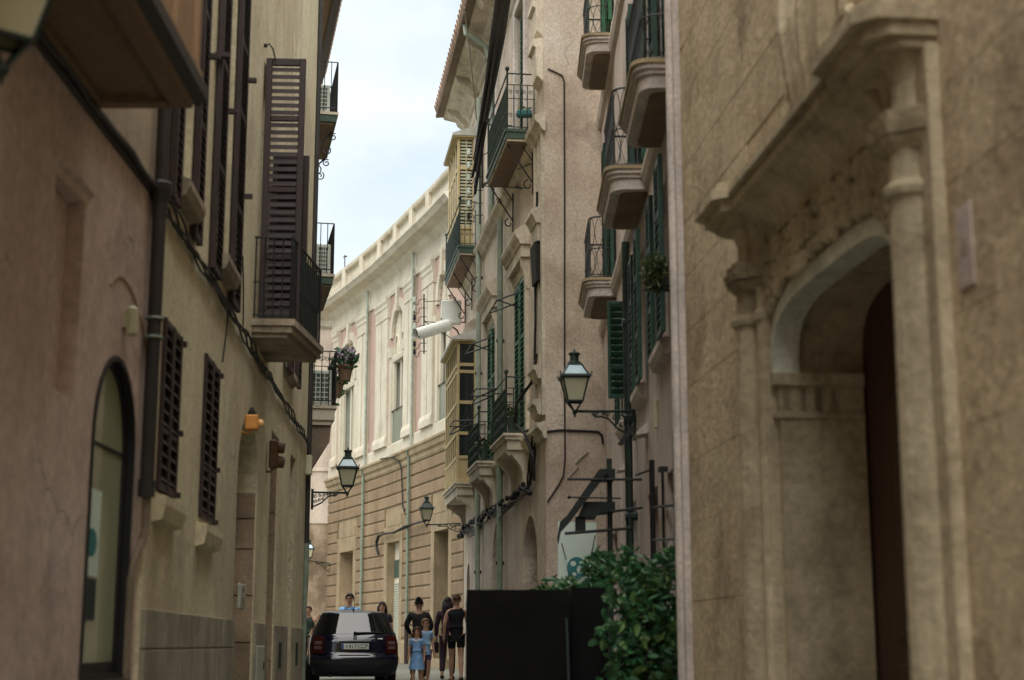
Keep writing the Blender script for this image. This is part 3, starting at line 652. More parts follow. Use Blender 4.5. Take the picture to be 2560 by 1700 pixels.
# ashlar courses standing 12 mm proud with open joints
random.seed(11)
def clear(a, b, z0, z1): return b < OP0 - 0.55 or a > OP1 + 0.6 or z0 > 4.45
zc = 0.05; row = 0
while zc < 8.2:
    h = random.choice([0.42, 0.46, 0.5, 0.55]); a = 3.6 + random.uniform(-0.3, 0.3)
    while a < 11.2:
        w_ = random.uniform(0.55, 1.05); b = min(a + w_, 11.2)
        if b - a > 0.12:
            segs = [(a, b)]
            if not clear(a, b, zc, zc + h):
                segs = []
                if a < OP0 - 0.5: segs.append((a, min(b, OP0 - 0.5)))
                if b > OP1 + 0.5: segs.append((max(a, OP1 + 0.5), b))
            for x0, x1 in segs:
                if x1 - x0 > 0.06:
                    e = random.uniform(0.0055, 0.0075); g = random.uniform(0.0, 0.0005)
                    M(R1).bbox(x0 + g, x1 - g, -0.02, e, zc + g, zc + h - g, 0.003).build('stone_block', MATS['ashlar'], HR)
        a = b
    zc += h; row += 1
crn = M(R1)
crn.run([(-0.02, -0.5), (0.05, -0.5), (0.05, 13.9), (-0.02, 13.9)], 11.22, 11.42); crn.tube([(11.34, 0.03, -0.5), (11.34, 0.03, 13.9)], 0.06, 12)
crn.build('corner_strip', MATS['rose_trim'], HR)
# door
dr = M(R1).box(OP0 - 0.1, OP1 + 0.1, -0.6, -0.52, 0, 3.9).build('door', MATS['old_door'], HR)
for i in range(3):
    for (z0, z1) in ((0.35, 1.5), (1.62, 2.95)):
        a = OP0 + 0.08 + i*0.6; M(R1).bbox(a, a + 0.5, -0.53, -0.5, z0, z1, 0.015).build('door_panel', MATS['old_door'], dr)
pt_ = thing('stone_portal', R1.pt(7.8, 0, 0.2), 'carved stone portal with columns, broken cornice and white arch edge', 'portal')
CS = MATS['carved_stone']
# archivolt: white band round the arch
ra = sq_arch(OP0, OP1, SPR, SPR, 0.5)[2:]; rb = sq_arch(OP0 + 0.055, OP1 - 0.055, SPR, SPR, 0.41)[2:]
av = M(R1); n_ = len(ra)
av.add([(a, 0.03, b) for a, b in ra] + [(a, 0.03, b) for a, b in rb] + [(a, -0.12, b) for a, b in rb] + [(a, -0.12, b) for a, b in ra],
       [(i, i+1, i+1+n_, i+n_) for i in range(n_-1)] + [(i+n_, i+1+n_, i+1+2*n_, i+2*n_) for i in range(n_-1)] + [(i+2*n_, i+1+2*n_, i+1+3*n_, i+3*n_) for i in range(n_-1)])
av.build('archivolt', MATS['white_plaster'], pt_, smooth=False)
M(R1).box(OP1 - 0.05, OP1 - 0.02, -0.5, 0.0, 0, SPR).build('jamb', MATS['carved_stone'], pt_); M(R1).box(OP0 + 0.02, OP0 + 0.05, -0.5, 0.0, 0, SPR).build('jamb', MATS['carved_stone'], pt_)
# imposts with small flutes
for (e, sg_) in ((OP1, -1), (OP0, 1)):
    a = e + sg_*0.08 if sg_ < 0 else e; b = e if sg_ < 0 else e + sg_*0.08
    im = M(R1); im.box(a, b, -0.5, 0.04, 3.07, 3.14); im.box(a + 0.01, b, -0.5, 0.03, 2.88, 2.905); imo = im.build('impost', CS, pt_)
    for i in range(5): M(R1).bbox(a + 0.03, b, -0.45 + i*0.095, -0.39 + i*0.095, 2.91, 3.065, 0.008).build('flute', CS, imo)
# columns: plinth, shaft, capital
for (c, sd_) in ((9.02, 1), (6.36, -1)):
    w_ = 0.23 if sd_ > 0 else 0.27
    pl = M(R1); pl.bbox(c - w_, c + w_, -0.02, 0.06, 0.1, 4.1, 0.01); pl.bbox(c - w_ - 0.04, c + w_ + 0.04, -0.02, 0.16, 0.1, 0.55, 0.02); pilo = pl.build('pilaster', CS, pt_)
    sh = M(R1); prof = [(0.13, 0.55), (0.125, 0.62), (0.11, 0.75), (0.108, 2.0), (0.1, 3.46), (0.125, 3.48), (0.13, 3.51), (0.115, 3.53), (0.095, 3.55), (0.092, 3.68)]
    sh.lathe(c + sd_*0.03, 0.06, prof, 18); sh.build('shaft', CS, pilo, smooth=False)
    sh2 = M(R1); sh2.lathe(c - sd_*0.17, 0.05, [(0.05, 0.55), (0.042, 0.7), (0.04, 3.46), (0.06, 3.48), (0.06, 3.52), (0.038, 3.55), (0.038, 3.68)], 10); sh2.build('bead', CS, pilo, smooth=False)
    # scalloped capital: a ring of lobes under a stepped abacus
    cp_ = M(R1)
    for (zz, r0_, r1_) in ((3.68, 0.1, 0.15), (3.74, 0.15, 0.17), (3.79, 0.14, 0.15)):
        n2 = 20; ring0 = [(c + (r0_ + 0.014*math.cos(6*t))*math.cos(t)*1.35, 0.06 + (r0_ + 0.014*math.cos(6*t))*math.sin(t), zz) for t in [2*math.pi*i/n2 for i in range(n2)]]; ring1 = [(c + (r1_ + 0.016*math.cos(6*t))*math.cos(t)*1.35, 0.06 + (r1_ + 0.016*math.cos(6*t))*math.sin(t), zz + 0.05) for t in [2*math.pi*i/n2 for i in range(n2)]]
        cp_.add(ring0 + ring1, [(i, (i+1) % n2, (i+1) % n2 + n2, i + n2) for i in range(n2)] + [tuple(range(n2))[::-1], tuple(range(n2, 2*n2))])
    cp_.build('capital', CS, pilo)
    up = M(R1)
    for dx, r in ((0.05, 0.085), (-0.14, 0.05)): up.lathe(c + sd_*dx, 0.06, [(r*1.1, 3.84), (r*0.9, 3.9), (r*0.9, 3.98), (r*1.25, 4.06), (r*1.7, 4.12)], 12)
    up.build('entablature_block', CS, pilo)
    cap = M(R1); a, b = (c - 0.33, c + 0.33) if sd_ > 0 else (c - 0.3, c + 0.46)
    for (z0, z1, o, e) in ((4.09, 4.13, 0.24, -0.06), (4.13, 4.19, 0.3, -0.03), (4.19, 4.255, 0.36, 0.0), (4.255, 4.3, 0.32, -0.03), (4.3, 4.345, 0.22, -0.1)):
        x0, x1, ch = a - e, b + e, 0.09; cap.slab([(x0, -0.02), (x0, o - ch), (x0 + ch, o), (x1 - ch, o), (x1, o - ch), (x1, -0.02)], z0, z1)
    cap.build('cornice_break', CS, pt_)
co = M(R1); co.run([(-0.02, 3.93), (0.045, 3.93), (0.05, 3.97), (0.08, 4.02), (0.15, 4.08), (0.22, 4.11), (0.22, 4.125), (0.25, 4.13), (0.25, 4.18), (0.235, 4.185), (0.235, 4.2), (0.28, 4.205), (0.28, 4.25), (-0.02, 4.31)], 6.65, 8.74); co.build('cornice', CS, pt_)
# carved spandrel: relief of scrolls and leaves between arch and cornice
sp_ = M(R1); top_ = [(8.78, 4.06), (6.87, 4.06)]
rr_ = sq_arch(OP0, OP1, SPR, SPR, 0.5)[2:]
poly = [(OP1, 3.96)] + rr_ + [(OP0, 3.96)]
sp_.prism(poly, -0.02, 0.02)
random.seed(5)
for i in range(16):
    s = 6.65 + i*0.135; f = abs((s - (OP0 + OP1)/2)/((OP1 - OP0)/2)); zl = SPR + 0.5*max(0, 1 - f**4)**0.25
    hh = 3.95 - zl
    for j in range(int(hh/0.1) + 1):
        z = zl + 0.06 + j*0.1 + random.uniform(-0.02, 0.02)
        if z > 3.92: break
        r = random.uniform(0.045, 0.07); hd = random.choice([-1, 1])
        sp_.tube([(a, 0.045, b) for a, b in scroll(s + random.uniform(-0.03, 0.03), z, r, 1.2, random.uniform(0, 6), hd, 11, 0.3)], 0.024, 6)
        sp_.ball((s + random.uniform(-0.05, 0.05), 0.04, z + random.uniform(-0.04, 0.04)), 0.035, 6, 4, (1.4, 1.0, 0.8))
sp_.build('carved_spandrel', CS, pt_)
# carved crest above the cornice
cr = M(R1)
for i in range(5):
    x = 7.35 + i*0.12; cr.tube([(x, 0.05, 4.3), (x + 0.02*(i - 2), 0.09, 4.6), (x + 0.05*(i - 2), 0.1, 4.9), (x + 0.1*(i - 2), 0.07, 5.2), (x + 0.14*(i - 2), 0.03, 5.45)], [0.05, 0.06, 0.065, 0.06, 0.04], 8)
for sx in (7.1, 8.05): cr.tube([(a, 0.05, b) for a, b in scroll(sx, 4.55, 0.14, 1.5, 0, 1 if sx < 7.5 else -1, 14, 0.2)], 0.04, 6)
cr.bbox(7.2, 7.95, -0.02, 0.05, 4.3, 5.4, 0.02)
tag(cr.build('stone_crest', MATS['carved_stone']), 'pale carved stone crest with flared ribs above the portal cornice', 'carving')
s, z = R1.at(2402, 615, 0.03)
pq = thing('wall_plaque', R1.pt(s, 0, z), 'small pale ceramic plaque on the stone wall beside the portal', 'plaque')
M(R1).bbox(s - 0.075, s + 0.075, 0.0, 0.016, z - 0.17, z + 0.17, 0.004).build('tile', MATS['rose_plaster'], pq)
c = M(R1); c.prism([(s + 0.03*math.cos(i*math.pi/6), z + 0.04*math.sin(i*math.pi/6)) for i in range(12)], 0.0165, 0.018); c.build('emblem', MATS['slab_stone'], pq)
# ================================================================== right: rose house with round-cornered balconies
HB = thing('rose_house', base(B2, 17), 'rose plastered house with round-cornered balconies and dark green shutters', 'house')
EB = 22.75
fl = [(12.65, 13.45), (15.3, 16.2), (20.2, 21.1)]        # French doors of the first floor
mz = [(13.3, 14.1), (15.7, 16.4), (18.1, 18.9)]          # small windows below
up_ = [(15.3, 16.2), (20.0, 20.9)]
gd = [rect(12.6, 13.7, -1, 3.1), rect(14.6, 15.7, -1, 3.1), rect(17.2, 18.3, -1, 3.2), rect(20.3, 21.4, -1, 3.1)]
hB = [(rect(a, b, 6.42, 8.75), 0.2) for a, b in fl] + [(rect(a, b, 4.3, 5.75), 0.15) for a, b in mz] + [(rect(a, b, 9.98, 12.3), 0.2) for a, b in up_] + [(g, 0.25) for g in gd]
wall(B2, 11.6, EB, -1, 14, hB, back=4).build('wall', MATS['rose_plaster'], HB)
for r, d in hB: back(B2, r, d, 'dark_glass' if r[0][1] > 0 else 'old_door', HB, 'window' if r[0][1] > 0 else 'door')
M(B2).run([(0, 6.2), (0.05, 6.22), (0.08, 6.3), (0.08, 6.36), (0.04, 6.4), (0, 6.42)], 11.8, EB - 0.02).build('string_course', MATS['rose_trim'], HB)
M(B2).run([(0, 9.5), (0.05, 9.52), (0.08, 9.6), (0.08, 9.66), (0.04, 9.7), (0, 9.72)], 11.8, EB - 0.02).build('string_course', MATS['rose_trim'], HB)
def rr_outline(s0, s1, o, r, e=0.0, n=6):
    pts = [(s0 - e, -0.04), ]
    pts += [(s0 - e + r - r*math.cos(a), o + e - r + r*math.sin(a)) for a in [math.pi/2*i/n for i in range(n+1)]]
    pts += [(s1 + e - r + r*math.sin(a), o + e - r + r*math.cos(a)) for a in [math.pi/2*i/n for i in range(n+1)]]
    return pts + [(s1 + e, -0.04)]
def round_balcony(path, s0, s1, o, z, parent, screen=None):
    m = M(path); R = 0.15
    for (z0, z1, e) in ((z, z + 0.12, 0.0), (z + 0.12, z + 0.16, 0.025), (z + 0.16, z + 0.2, 0.05)): m.slab(rr_outline(s0, s1, o, R, e), z0, z1)
    b = m.build('balcony', MATS['rose_trim'], parent)
    M(path).slab(rr_outline(s0, s1, o, R, 0.07), z + 0.202, z + 0.24).build('floor_slab', MATS['ochre_trim'], b)
    M(path).slab(rr_outline(s0 + 0.1, s1 - 0.1, o - 0.1, 0.1, 0.0), z - 0.03, z + 0.0).build('soffit_panel', MATS['soffit'], b)
    zt = z + 0.24; ol = rr_outline(s0, s1, o - 0.03, R, 0.0)
    ol = [(a, max(0.0, c)) for a, c in ol]
    rl = M(path)
    for zz, r in ((zt + 0.03, 0.009), (zt + 0.42, 0.008), (zt + 0.86, 0.013)): rl.tube([(a, c, zz) for a, c in ol], r, 5)
    rl.build('rail', MATS['iron'], b)
    # bowed wires crossing between the rails
    cum = [0]
    for p, q in zip(ol, ol[1:]): cum.append(cum[-1] + math.hypot(q[0]-p[0], q[1]-p[1]))
    def on(t):
        t = max(0, min(cum[-1], t)); k = 0
        while k < len(cum) - 2 and cum[k+1] < t: k += 1
        f = (t - cum[k])/max(1e-6, cum[k+1] - cum[k]); p, q = ol[k], ol[k+1]
        return p[0] + (q[0]-p[0])*f, p[1] + (q[1]-p[1])*f
    wm = M(path); n = max(6, int(cum[-1]/0.11)); st = cum[-1]/n
    for i in range(n + 1):
        t = i*st
        for sg_ in (-1, 1):
            for (za, zb2) in ((zt + 0.03, zt + 0.42), (zt + 0.42, zt + 0.86)):
                pts = []
                for k in range(6):
                    f = k/5; x = on(t + sg_*st*0.5*math.sin(math.pi*f*0.98)); pts.append((x[0], x[1], za + (zb2 - za)*f))
                wm.tube(pts, 0.0045, 4)
        x = on(t); wm.ball((x[0], x[1], zt + 0.42), 0.012, 5, 4)
    wm.build('railing_wires', MATS['iron'], b, kind='stuff')
    if screen:
        M(path).box(s0 + R, s1 - R, o - 0.05, o - 0.042, zt + 0.02, zt + 0.84).build('railing_screen', MATS[screen], b)
    return b
BL = [(12.2, 13.8, 6.22, 'green_board'), (15.0, 16.55, 6.18, 'green_board'), (19.87, 21.35, 6.18, 'green_board'), (19.6, 21.1, 9.55, 'bright_green')]
for s0, s1, z, scr in BL: round_balcony(B2, s0, s1, 0.32 if s0 < 13 else 0.38, z, HB, scr)
for i, (a, b) in enumerate(fl):
    leaf(B2, a - 0.47, a - 0.01, 6.45, 8.75, 0.03, 0.05, HB, 'green_shutter', 0.075, [7.2, 7.9], single=i < 2, fr=0.05)
    leaf(B2, b + 0.01, b + 0.47, 6.45, 8.75, 0.03, 0.05, HB, 'green_shutter', 0.075, [7.2, 7.9], single=False, fr=0.045)
for a, b in up_:
    leaf(B2, a - 0.47, a - 0.01, 9.98, 12.3, 0.03, 0.05, HB, 'bright_green', 0.075, [10.5], single=False, fr=0.05)
    leaf(B2, b + 0.01, b + 0.47, 9.98, 12.3, 0.03, 0.05, HB, 'bright_green', 0.075, [10.5], single=False, fr=0.045)
for i, (a, b) in enumerate(mz):
    M(B2).run([(0, 4.1), (0.07, 4.13), (0.1, 4.2), (0.1, 4.26), (0, 4.28)], a - 0.12, b + 0.12).build('window_sill', MATS['rose_trim'], HB)
    if i < 2:
        leaf(B2, a - 0.45 - 0.0, a + 0.0, 4.25, 5.85, 0.07, 0.045, HB, 'green_shutter', 0.07, [4.75, 5.35], fr=0.045)
        leaf(B2, b + 0.0, b + 0.42, 4.25, 5.85, 0.04, 0.045, HB, 'green_shutter', 0.07, [4.75, 5.35], single=False, fr=0.045)
    else:
        leaf(B2, 0.02, 0.24, 4.5, 5.7, a - 0.03, 0.045, HB, 'green_shutter', 0.075, [4.9], along=False, fr=0.04)
        leaf(B2, b, b + 0.4, 4.22, 5.62, 0.04, 0.045, HB, 'green_shutter', 0.07, [4.9], single=False, fr=0.045)
pp = M(B2); pp.tube([(17.0, 0.09, 6.15), (17.0, 0.09, 2.3)], 0.045, 10); ppo = pp.build('downpipe', MATS['green_iron'], HB)
for zz in (3.0, 4.1, 5.2): M(B2).tube([(17.0, 0.0, zz), (17.0, 0.14, zz)], 0.055, 8).build('pipe_clip', MATS['green_iron'], ppo)
pp = M(B2); pp.tube([(17.0, 0.09, 2.3), (17.0, 0.09, 0.4)], 0.06, 10); pp.build('lower_pipe', MATS['black_frame'], ppo)
# little roofs and fittings on the rose wall
for (u, v) in ((1618, 1075), (1570, 1165)):
    s, z = B2.at(u, v); M(B2).run([(0, z - 0.05), (0.12, z - 0.07), (0.13, z - 0.05), (0, z + 0.08)], s - 0.15, s + 0.2).build('drip_hood', MATS['rose_trim'], HB)
s, z = B2.at(1645, 1035); tag(M(B2).bbox(s - 0.03, s + 0.03, 0, 0.04, z - 0.14, z + 0.14, 0.008).build('wall_box', MATS['box_cream']), 'slim pale conduit box on the rose wall above the awning', 'box')
# ================================================================== right: tan house with hooded windows, bays and eaves
HT = thing('hooded_house', base(B3, 28), 'tan house with hooded windows, glazed timber bays and deep eaves', 'house')
ET = 34.0
wins = [25.0, 28.8, 32.55]
arA = arch_pts(23.45, 25.0, -1, 2.75, 0.85, 12); arB = arch_pts(27.65, 28.95, -1, 3.0, 0.8, 12)
hT = [(rect(c - 0.6, c + 0.6, 4.98, 7.6), 0.3) for c in wins] + [(rect(c - 0.55, c + 0.55, 9.95, 12.6), 0.25) for c in wins] + [(arA, 0.5), (arB, 0.5), (rect(31.1, 31.7, -1, 4.2), 0.25), (arch_pts(32.8, 33.4, 1.9, 2.9, 0.4, 8), 0.2)]
wall(B3, 22.6, ET, -1, 13.9, hT, back=4).build('wall', MATS['tan_plaster'], HT)
for r, d in hT:
    z0 = min(b for a, b in r); back(B3, r, d, 'dark_glass' if z0 > 0 else 'interior', HT, 'window' if z0 > 0 else 'door')
# corner pilaster strips and string courses
for (a, b, o) in ((22.62, 22.75, 0.05), (22.95, 23.1, 0.04), (23.3, 23.42, 0.05)): M(B3).run([(0, 4.98), (o, 4.98), (o, 9.5), (0, 9.5)], a, b).build('pilaster_strip', MATS['tan_trim'], HT)
M(B3).run([(0, 9.42), (0.06, 9.44), (0.09, 9.52), (0.16, 9.58), (0.18, 9.66), (0.1, 9.7), (0, 9.72)], 22.5, ET).build('string_course', MATS['tan_trim'], HT)
M(B3).run([(0, 4.6), (0.05, 4.62), (0.07, 4.7), (0.14, 4.78), (0.14, 4.84), (0, 4.88)], 22.5, ET).build('string_course', MATS['tan_trim'], HT)
M(B3).run([(0, 12.95), (0.04, 13.0), (0.06, 13.1), (0, 13.12)], 22.5, ET).build('string_course', MATS['tan_trim'], HT)
def hood(c, parent, w=0.92):
    h = M(B3); a, b = c - w, c + w
    h.run([(0, 8.02), (0.17, 8.02), (0.19, 8.08), (0.24, 8.14), (0.26, 8.2), (0.26, 8.24), (0, 8.42)], a, b); h.run([(0, 7.82), (0.15, 7.82), (0.15, 8.02), (0, 8.02)], a + 0.06, b - 0.06)
    ho = h.build('window_hood', MATS['tan_trim'], parent)
    for s in (a + 0.12, b - 0.3):
        M(B3).prism([(s, 7.3), (s + 0.18, 7.3), (s + 0.18, 7.82), (s, 7.82)], 0, 0.05).build('console', MATS['tan_trim'], ho)
        M(B3).run([(0, 7.32), (0.06, 7.34), (0.08, 7.5), (0.13, 7.68), (0.14, 7.815), (0, 7.815)], s + 0.02, s + 0.16).build('console', MATS['tan_trim'], ho)
    return ho
for c in wins:
    hood(c, HT)
    fr = M(B3); 
    for (a, b, z0, z1) in ((c - 0.78, c - 0.6, 4.98, 7.8), (c + 0.6, c + 0.78, 4.98, 7.8), (c - 0.6, c + 0.6, 7.6, 7.8)): fr.bbox(a, b, -0.01, 0.06, z0, z1, 0.012)
    fr.build('window_surround', MATS['tan_trim'], HT)
    fr = M(B3)
    for (a, b, z0, z1) in ((c - 0.72, c - 0.55, 9.9, 12.75), (c + 0.55, c + 0.72, 9.9, 12.75), (c - 0.55, c + 0.55, 12.6, 12.78)): fr.bbox(a, b, -0.01, 0.07, z0, z1, 0.012)
    fr.build('window_surround', MATS['rose_trim'], HT)
    for a, b in ((c - 0.54, c - 0.02), (c + 0.02, c + 0.54)): leaf(B3, a, b, 9.98, 12.58, -0.08, 0.05, HT, 'green_pipe', 0.09, [11.2], single=False, fr=0.05)
for i, c in enumerate(wins[:2]):
    leaf(B3, c - 0.58, c - 0.06, 5.0, 7.58, 0.0, 0.06, HT, 'bright_green', 0.085, [5.6, 6.6], single=False, fr=0.05)
    leaf(B3, c + 0.06, c + 0.58, 5.0, 7.58, 0.0, 0.06, HT, 'bright_green', 0.085, [5.6, 6.6], single=False, fr=0.05)
    ab = M(B3); a = c - 0.5
    ab.tube([(a, 0, 7.35), (a, 0.5, 7.15)], 0.016, 5); ab.tube([(c + 0.5, 0, 7.35), (c + 0.5, 0.5, 7.15)], 0.016, 5); ab.tube([(a, 0.5, 7.15), (c + 0.5, 0.5, 7.15)], 0.014, 5); ab.tube([(a, 0, 7.0), (a, 0.48, 7.15)], 0.012, 5)
    ab.build('awning_arm', MATS['iron'], HT)
# half-hidden window by the corner, its hood, sill and bracket blocks
cb_ = M(B3); cb_.run([(0, 8.0), (0.12, 8.0), (0.16, 8.1), (0.2, 8.14), (0.2, 8.2), (0, 8.3)], 22.72, 23.35); cb_.run([(0, 7.72), (0.1, 7.72), (0.1, 8.0), (0, 8.0)], 22.76, 23.3); cbo = cb_.build('window_hood', MATS['tan_trim'], HT)
M(B3).run([(0, 7.1), (0.1, 7.1), (0.13, 7.715), (0, 7.715)], 22.8, 23.28).build('console', MATS['interior'], cbo)  # near-black block: shade under the hood put into its colour
for (z, h) in ((5.55, 0.2), (5.0, 0.22)):
    q = M(B3); q.run([(0, z), (0.1, z), (0.14, z + h*0.6), (0.18, z + h*0.7), (0.18, z + h), (0, z + h + 0.02)], 22.7, 23.3); q.build('sill_block', MATS['tan_trim'], HT)
for (z, h) in ((10.3, 0.7), (11.05, 0.6)):
    q = M(B3); q.run([(0, z), (0.1, z + 0.1), (0.12, z + h*0.8), (0.17, z + h*0.85), (0.17, z + h), (0, z + h + 0.03)], 22.7, 23.2); q.build('bracket_block', MATS['tan_trim'], HT)
# stone balconies of the first floor with scrolled consoles
def railing(path, s0, s1, o, z, h, parent, mat='green_iron', mesh_front=True):
    r = M(path)
    for zz, q in ((z + 0.04, 0.01), (z + h*0.55, 0.008), (z + h*0.8, 0.009), (z + h, 0.014)): r.tube([(s0, 0.0, zz), (s0, o, zz), (s1, o, zz), (s1, 0.0, zz)], q, 5)
    r.build('rail', MATS[mat], parent)
    n = max(3, int(o/0.1)); 
    for i in range(n + 1): bar(path, s0, 0.02 + (o - 0.02)*i/n, z, z + h*0.8, 0.009, parent, mat)
    for s in (s0, s1): bar(path, s, o, z, z + h + 0.08, 0.016, parent, mat, knob=z + h + 0.08)
    m_ = int((s1 - s0)/0.085)
    for i in range(1, m_): bar(path, s0 + (s1 - s0)*i/m_, o, z, z + h*0.8, 0.009, parent, mat)
    if mesh_front:
        sc = M(path)
        for i in range(n): 
            oc = 0.02 + (o - 0.02)*(i + 0.5)/n
            for zz in (z + h*0.25, z + h*0.67): sc.tube([(s0, oc + a*0.9, zz + b) for a, b in scroll(0, 0, 0.042, 1.4, 0, 1, 10)], 0.006, 4)
        for i in range(m_):
            x = s0 + (s1 - s0)*(i + 0.5)/m_
            for zz in (z + h*0.2, z + h*0.4, z + h*0.67): sc.tube([(x + a*0.9, o, zz + b) for a, b in scroll(0, 0, 0.042, 1.3, i, 1, 8)], 0.006, 4)
        sc.build('scrollwork', MATS[mat], parent, kind='stuff')
def stone_balcony(path, s0, s1, o, z, parent, mat='tan_trim'):
    m = M(path); m.box(s0, s1, -0.02, o, z - 0.04, z + 0.0); m.box(s0 + 0.03, s1 - 0.03, -0.02, o - 0.03, z - 0.1, z - 0.04); m.box(s0 + 0.07, s1 - 0.07, -0.02, o - 0.07, z - 0.26, z - 0.1)
    b = m.build('balcony', MATS[mat], parent)
    for s in (s0 + 0.12, s1 - 0.3):
        prof = [(0, z - 0.26), (o - 0.08, z - 0.26), (o - 0.07, z - 0.3), (o - 0.1, z - 0.35), (o - 0.15, z - 0.33), (o - 0.18, z - 0.37), (0.13, z - 0.5), (0.09, z - 0.62), (0.08, z - 0.8), (0.03, z - 0.86), (0, z - 0.86)]
        M(path).run(prof, s, s + 0.18).build('console', MATS[mat], b)
    return b
for (a, b) in ((24.25, 26.05), (28.05, 29.85)):
    q = stone_balcony(B3, a, b, 0.42, 4.92, HT); railing(B3, a + 0.05, b - 0.05, 0.37, 4.92, 0.92, q)
    cl_ = M(B3)
    for zz in (5.78, 5.62): cl_.tube([(b - 0.6, 0.37, 5.84), (b - 0.5, 0.72, zz + 0.06), (b - 0.1, 0.75, zz), (b - 0.08, 0.37, 5.8)], 0.014, 5)
    cl_.build('drying_rack', MATS['iron'], q)
# iron balconies of the second floor on strut brackets
def iron_balcony(path, s0, s1, o, z, parent):
    m = M(path); m.box(s0, s1, -0.02, o, z - 0.05, z); m.box(s0 + 0.02, s1 - 0.02, -0.02, o - 0.02, z - 0.16, z - 0.05)
    b = m.build('balcony', MATS['green_board'], parent)
    M(path).box(s0 + 0.04, s1 - 0.04, -0.02, o - 0.04, z - 0.2, z - 0.16).build('floor_slab', MATS['tan_trim'], b)
    n = max(4, int((s1 - s0)/0.3))
    for i in range(n): M(path).box(s0 + 0.08 + (s1 - s0 - 0.16)*i/n, s0 + 0.07 + (s1 - s0 - 0.16)*(i+1)/n, 0, o - 0.06, z - 0.23, z - 0.2).build('board', MATS['bay_soffit'], b)
    k = max(2, int((s1 - s0)/0.9))
    for i in range(k):
        s = s0 + 0.15 + (s1 - s0 - 0.3)*i/(k - 1)
        br = M(path); br.tube([(s, o - 0.06, z - 0.22), (s, 0.1, z - 0.75), (s, 0.03, z - 0.85)], 0.014, 5); br.tube([(s, 0.03, z - 0.22), (s, 0.03, z - 1.05)], 0.014, 5); br.tube([(s, 0.2, z - 0.24), (s, 0.02, z - 0.5)], 0.011, 5)
        br.tube([(s, 0.1 + a, z - 0.9 + c) for a, c in scroll(0, 0, 0.09, 0.8, 1.5, -1, 10, 0.3)], 0.012, 5); br.tube([(s, 0.28 + a, z - 0.5 + c) for a, c in scroll(0, 0, 0.06, 1.2, 0, 1, 9, 0.3)], 0.009, 4)
        br.build('bracket', MATS['rust_iron'], b)
    return b
for (a, b) in ((23.5, 26.1), (30.9, 33.95)):
    q = iron_balcony(B3, a, b, 0.5, 9.78, HT); railing(B3, a + 0.04, b - 0.04, 0.46, 9.78, 0.95, q)
# timber bays
def bay_window(s0, s1, o, z0, z1, mat, parent, rows, panelz, slats=False):
    fr = M(B3)
    for (a, c) in ((s0, 0.03), (s0, o - 0.06), (s1 - 0.07, o - 0.06)): fr.bbox(a, a + 0.07, c, c + 0.06, z0, z1, 0.008)
    n = max(2, round((s1 - s0)/0.45))
    for i in range(1, n): x = s0 + (s1 - s0 - 0.07)*i/n; fr.bbox(x + 0.01, x + 0.06, o - 0.05, o, z0, z1, 0.006)
    for z in [z0] + rows + [z1 - 0.07]:
        fr.bbox(s0 + 0.004, s0 + 0.066, 0.09, o - 0.06, z, z + 0.07, 0.006); fr.bbox(s0 + 0.07, s1 - 0.07, o - 0.055, o - 0.004, z, z + 0.07, 0.006)
    fr.box(s1 - 0.06, s1 - 0.02, 0, o - 0.06, z0, z1)
    b = fr.build('bay', MATS[mat], parent)
    zs = [z0] + rows + [z1 - 0.07]
    for i, (za, zb2) in enumerate(zip(zs, zs[1:])):
        solid = zb2 <= panelz + 0.01
        M(B3).box(s0 + 0.03, s0 + 0.045, 0.09, o - 0.06, za + 0.07, zb2).build('panel' if solid else 'pane', MATS[mat] if solid else MATS['dark_glass'], b)
        for k in range(n):
            x = s0 + (s1 - s0 - 0.07)*k/n
            M(B3).box(x + 0.06, x + (s1 - s0 - 0.07)/n + 0.01, o - 0.035, o - 0.02, za + 0.07, zb2).build('panel' if solid else 'pane', MATS[mat] if solid else MATS['dark_glass'], b)
        if slats and not solid:
            sm = M(B3); m_ = int((zb2 - za - 0.07)/0.075)
            for j in range(m_): sm.box(s0 + 0.016, s0 + 0.028, 0.1, o - 0.07, za + 0.075 + j*0.075, za + 0.115 + j*0.075)
            sm.box(s0 + 0.012, s0 + 0.03, (o + 0.03)/2 - 0.01, (o + 0.03)/2 + 0.01, za + 0.07, zb2)
            sm.build('blind_slats', MATS['box_cream'], b, kind='stuff')
    rf = M(B3); rf.run([(0, z1), (o + 0.12, z1), (o + 0.12, z1 + 0.05), (0, z1 + 0.24)], s0 - 0.1, s1 + 0.1); rf.build('bay_roof', MATS['zinc'], b)
    M(B3).run([(0, z1 - 0.03), (o + 0.1, z1 - 0.03), (o + 0.1, z1 - 0.002), (0, z1 - 0.002)], s0 - 0.08, s1 + 0.08).build('roof_edge', MATS[mat], b)
    return b
q = stone_balcony(B3, 31.3, 34.0, 0.5, 4.86, HT, 'tan_trim')
bay_window(31.4, 33.9, 0.45, 4.862, 7.85, 'tan_paint', HT, [5.35, 5.85, 6.5, 7.15, 7.3], 5.36)
bay_window(31.9, 33.9, 0.42, 9.84, 12.5, 'yellow_paint', HT, [10.4, 11.75], 10.41, slats=True)
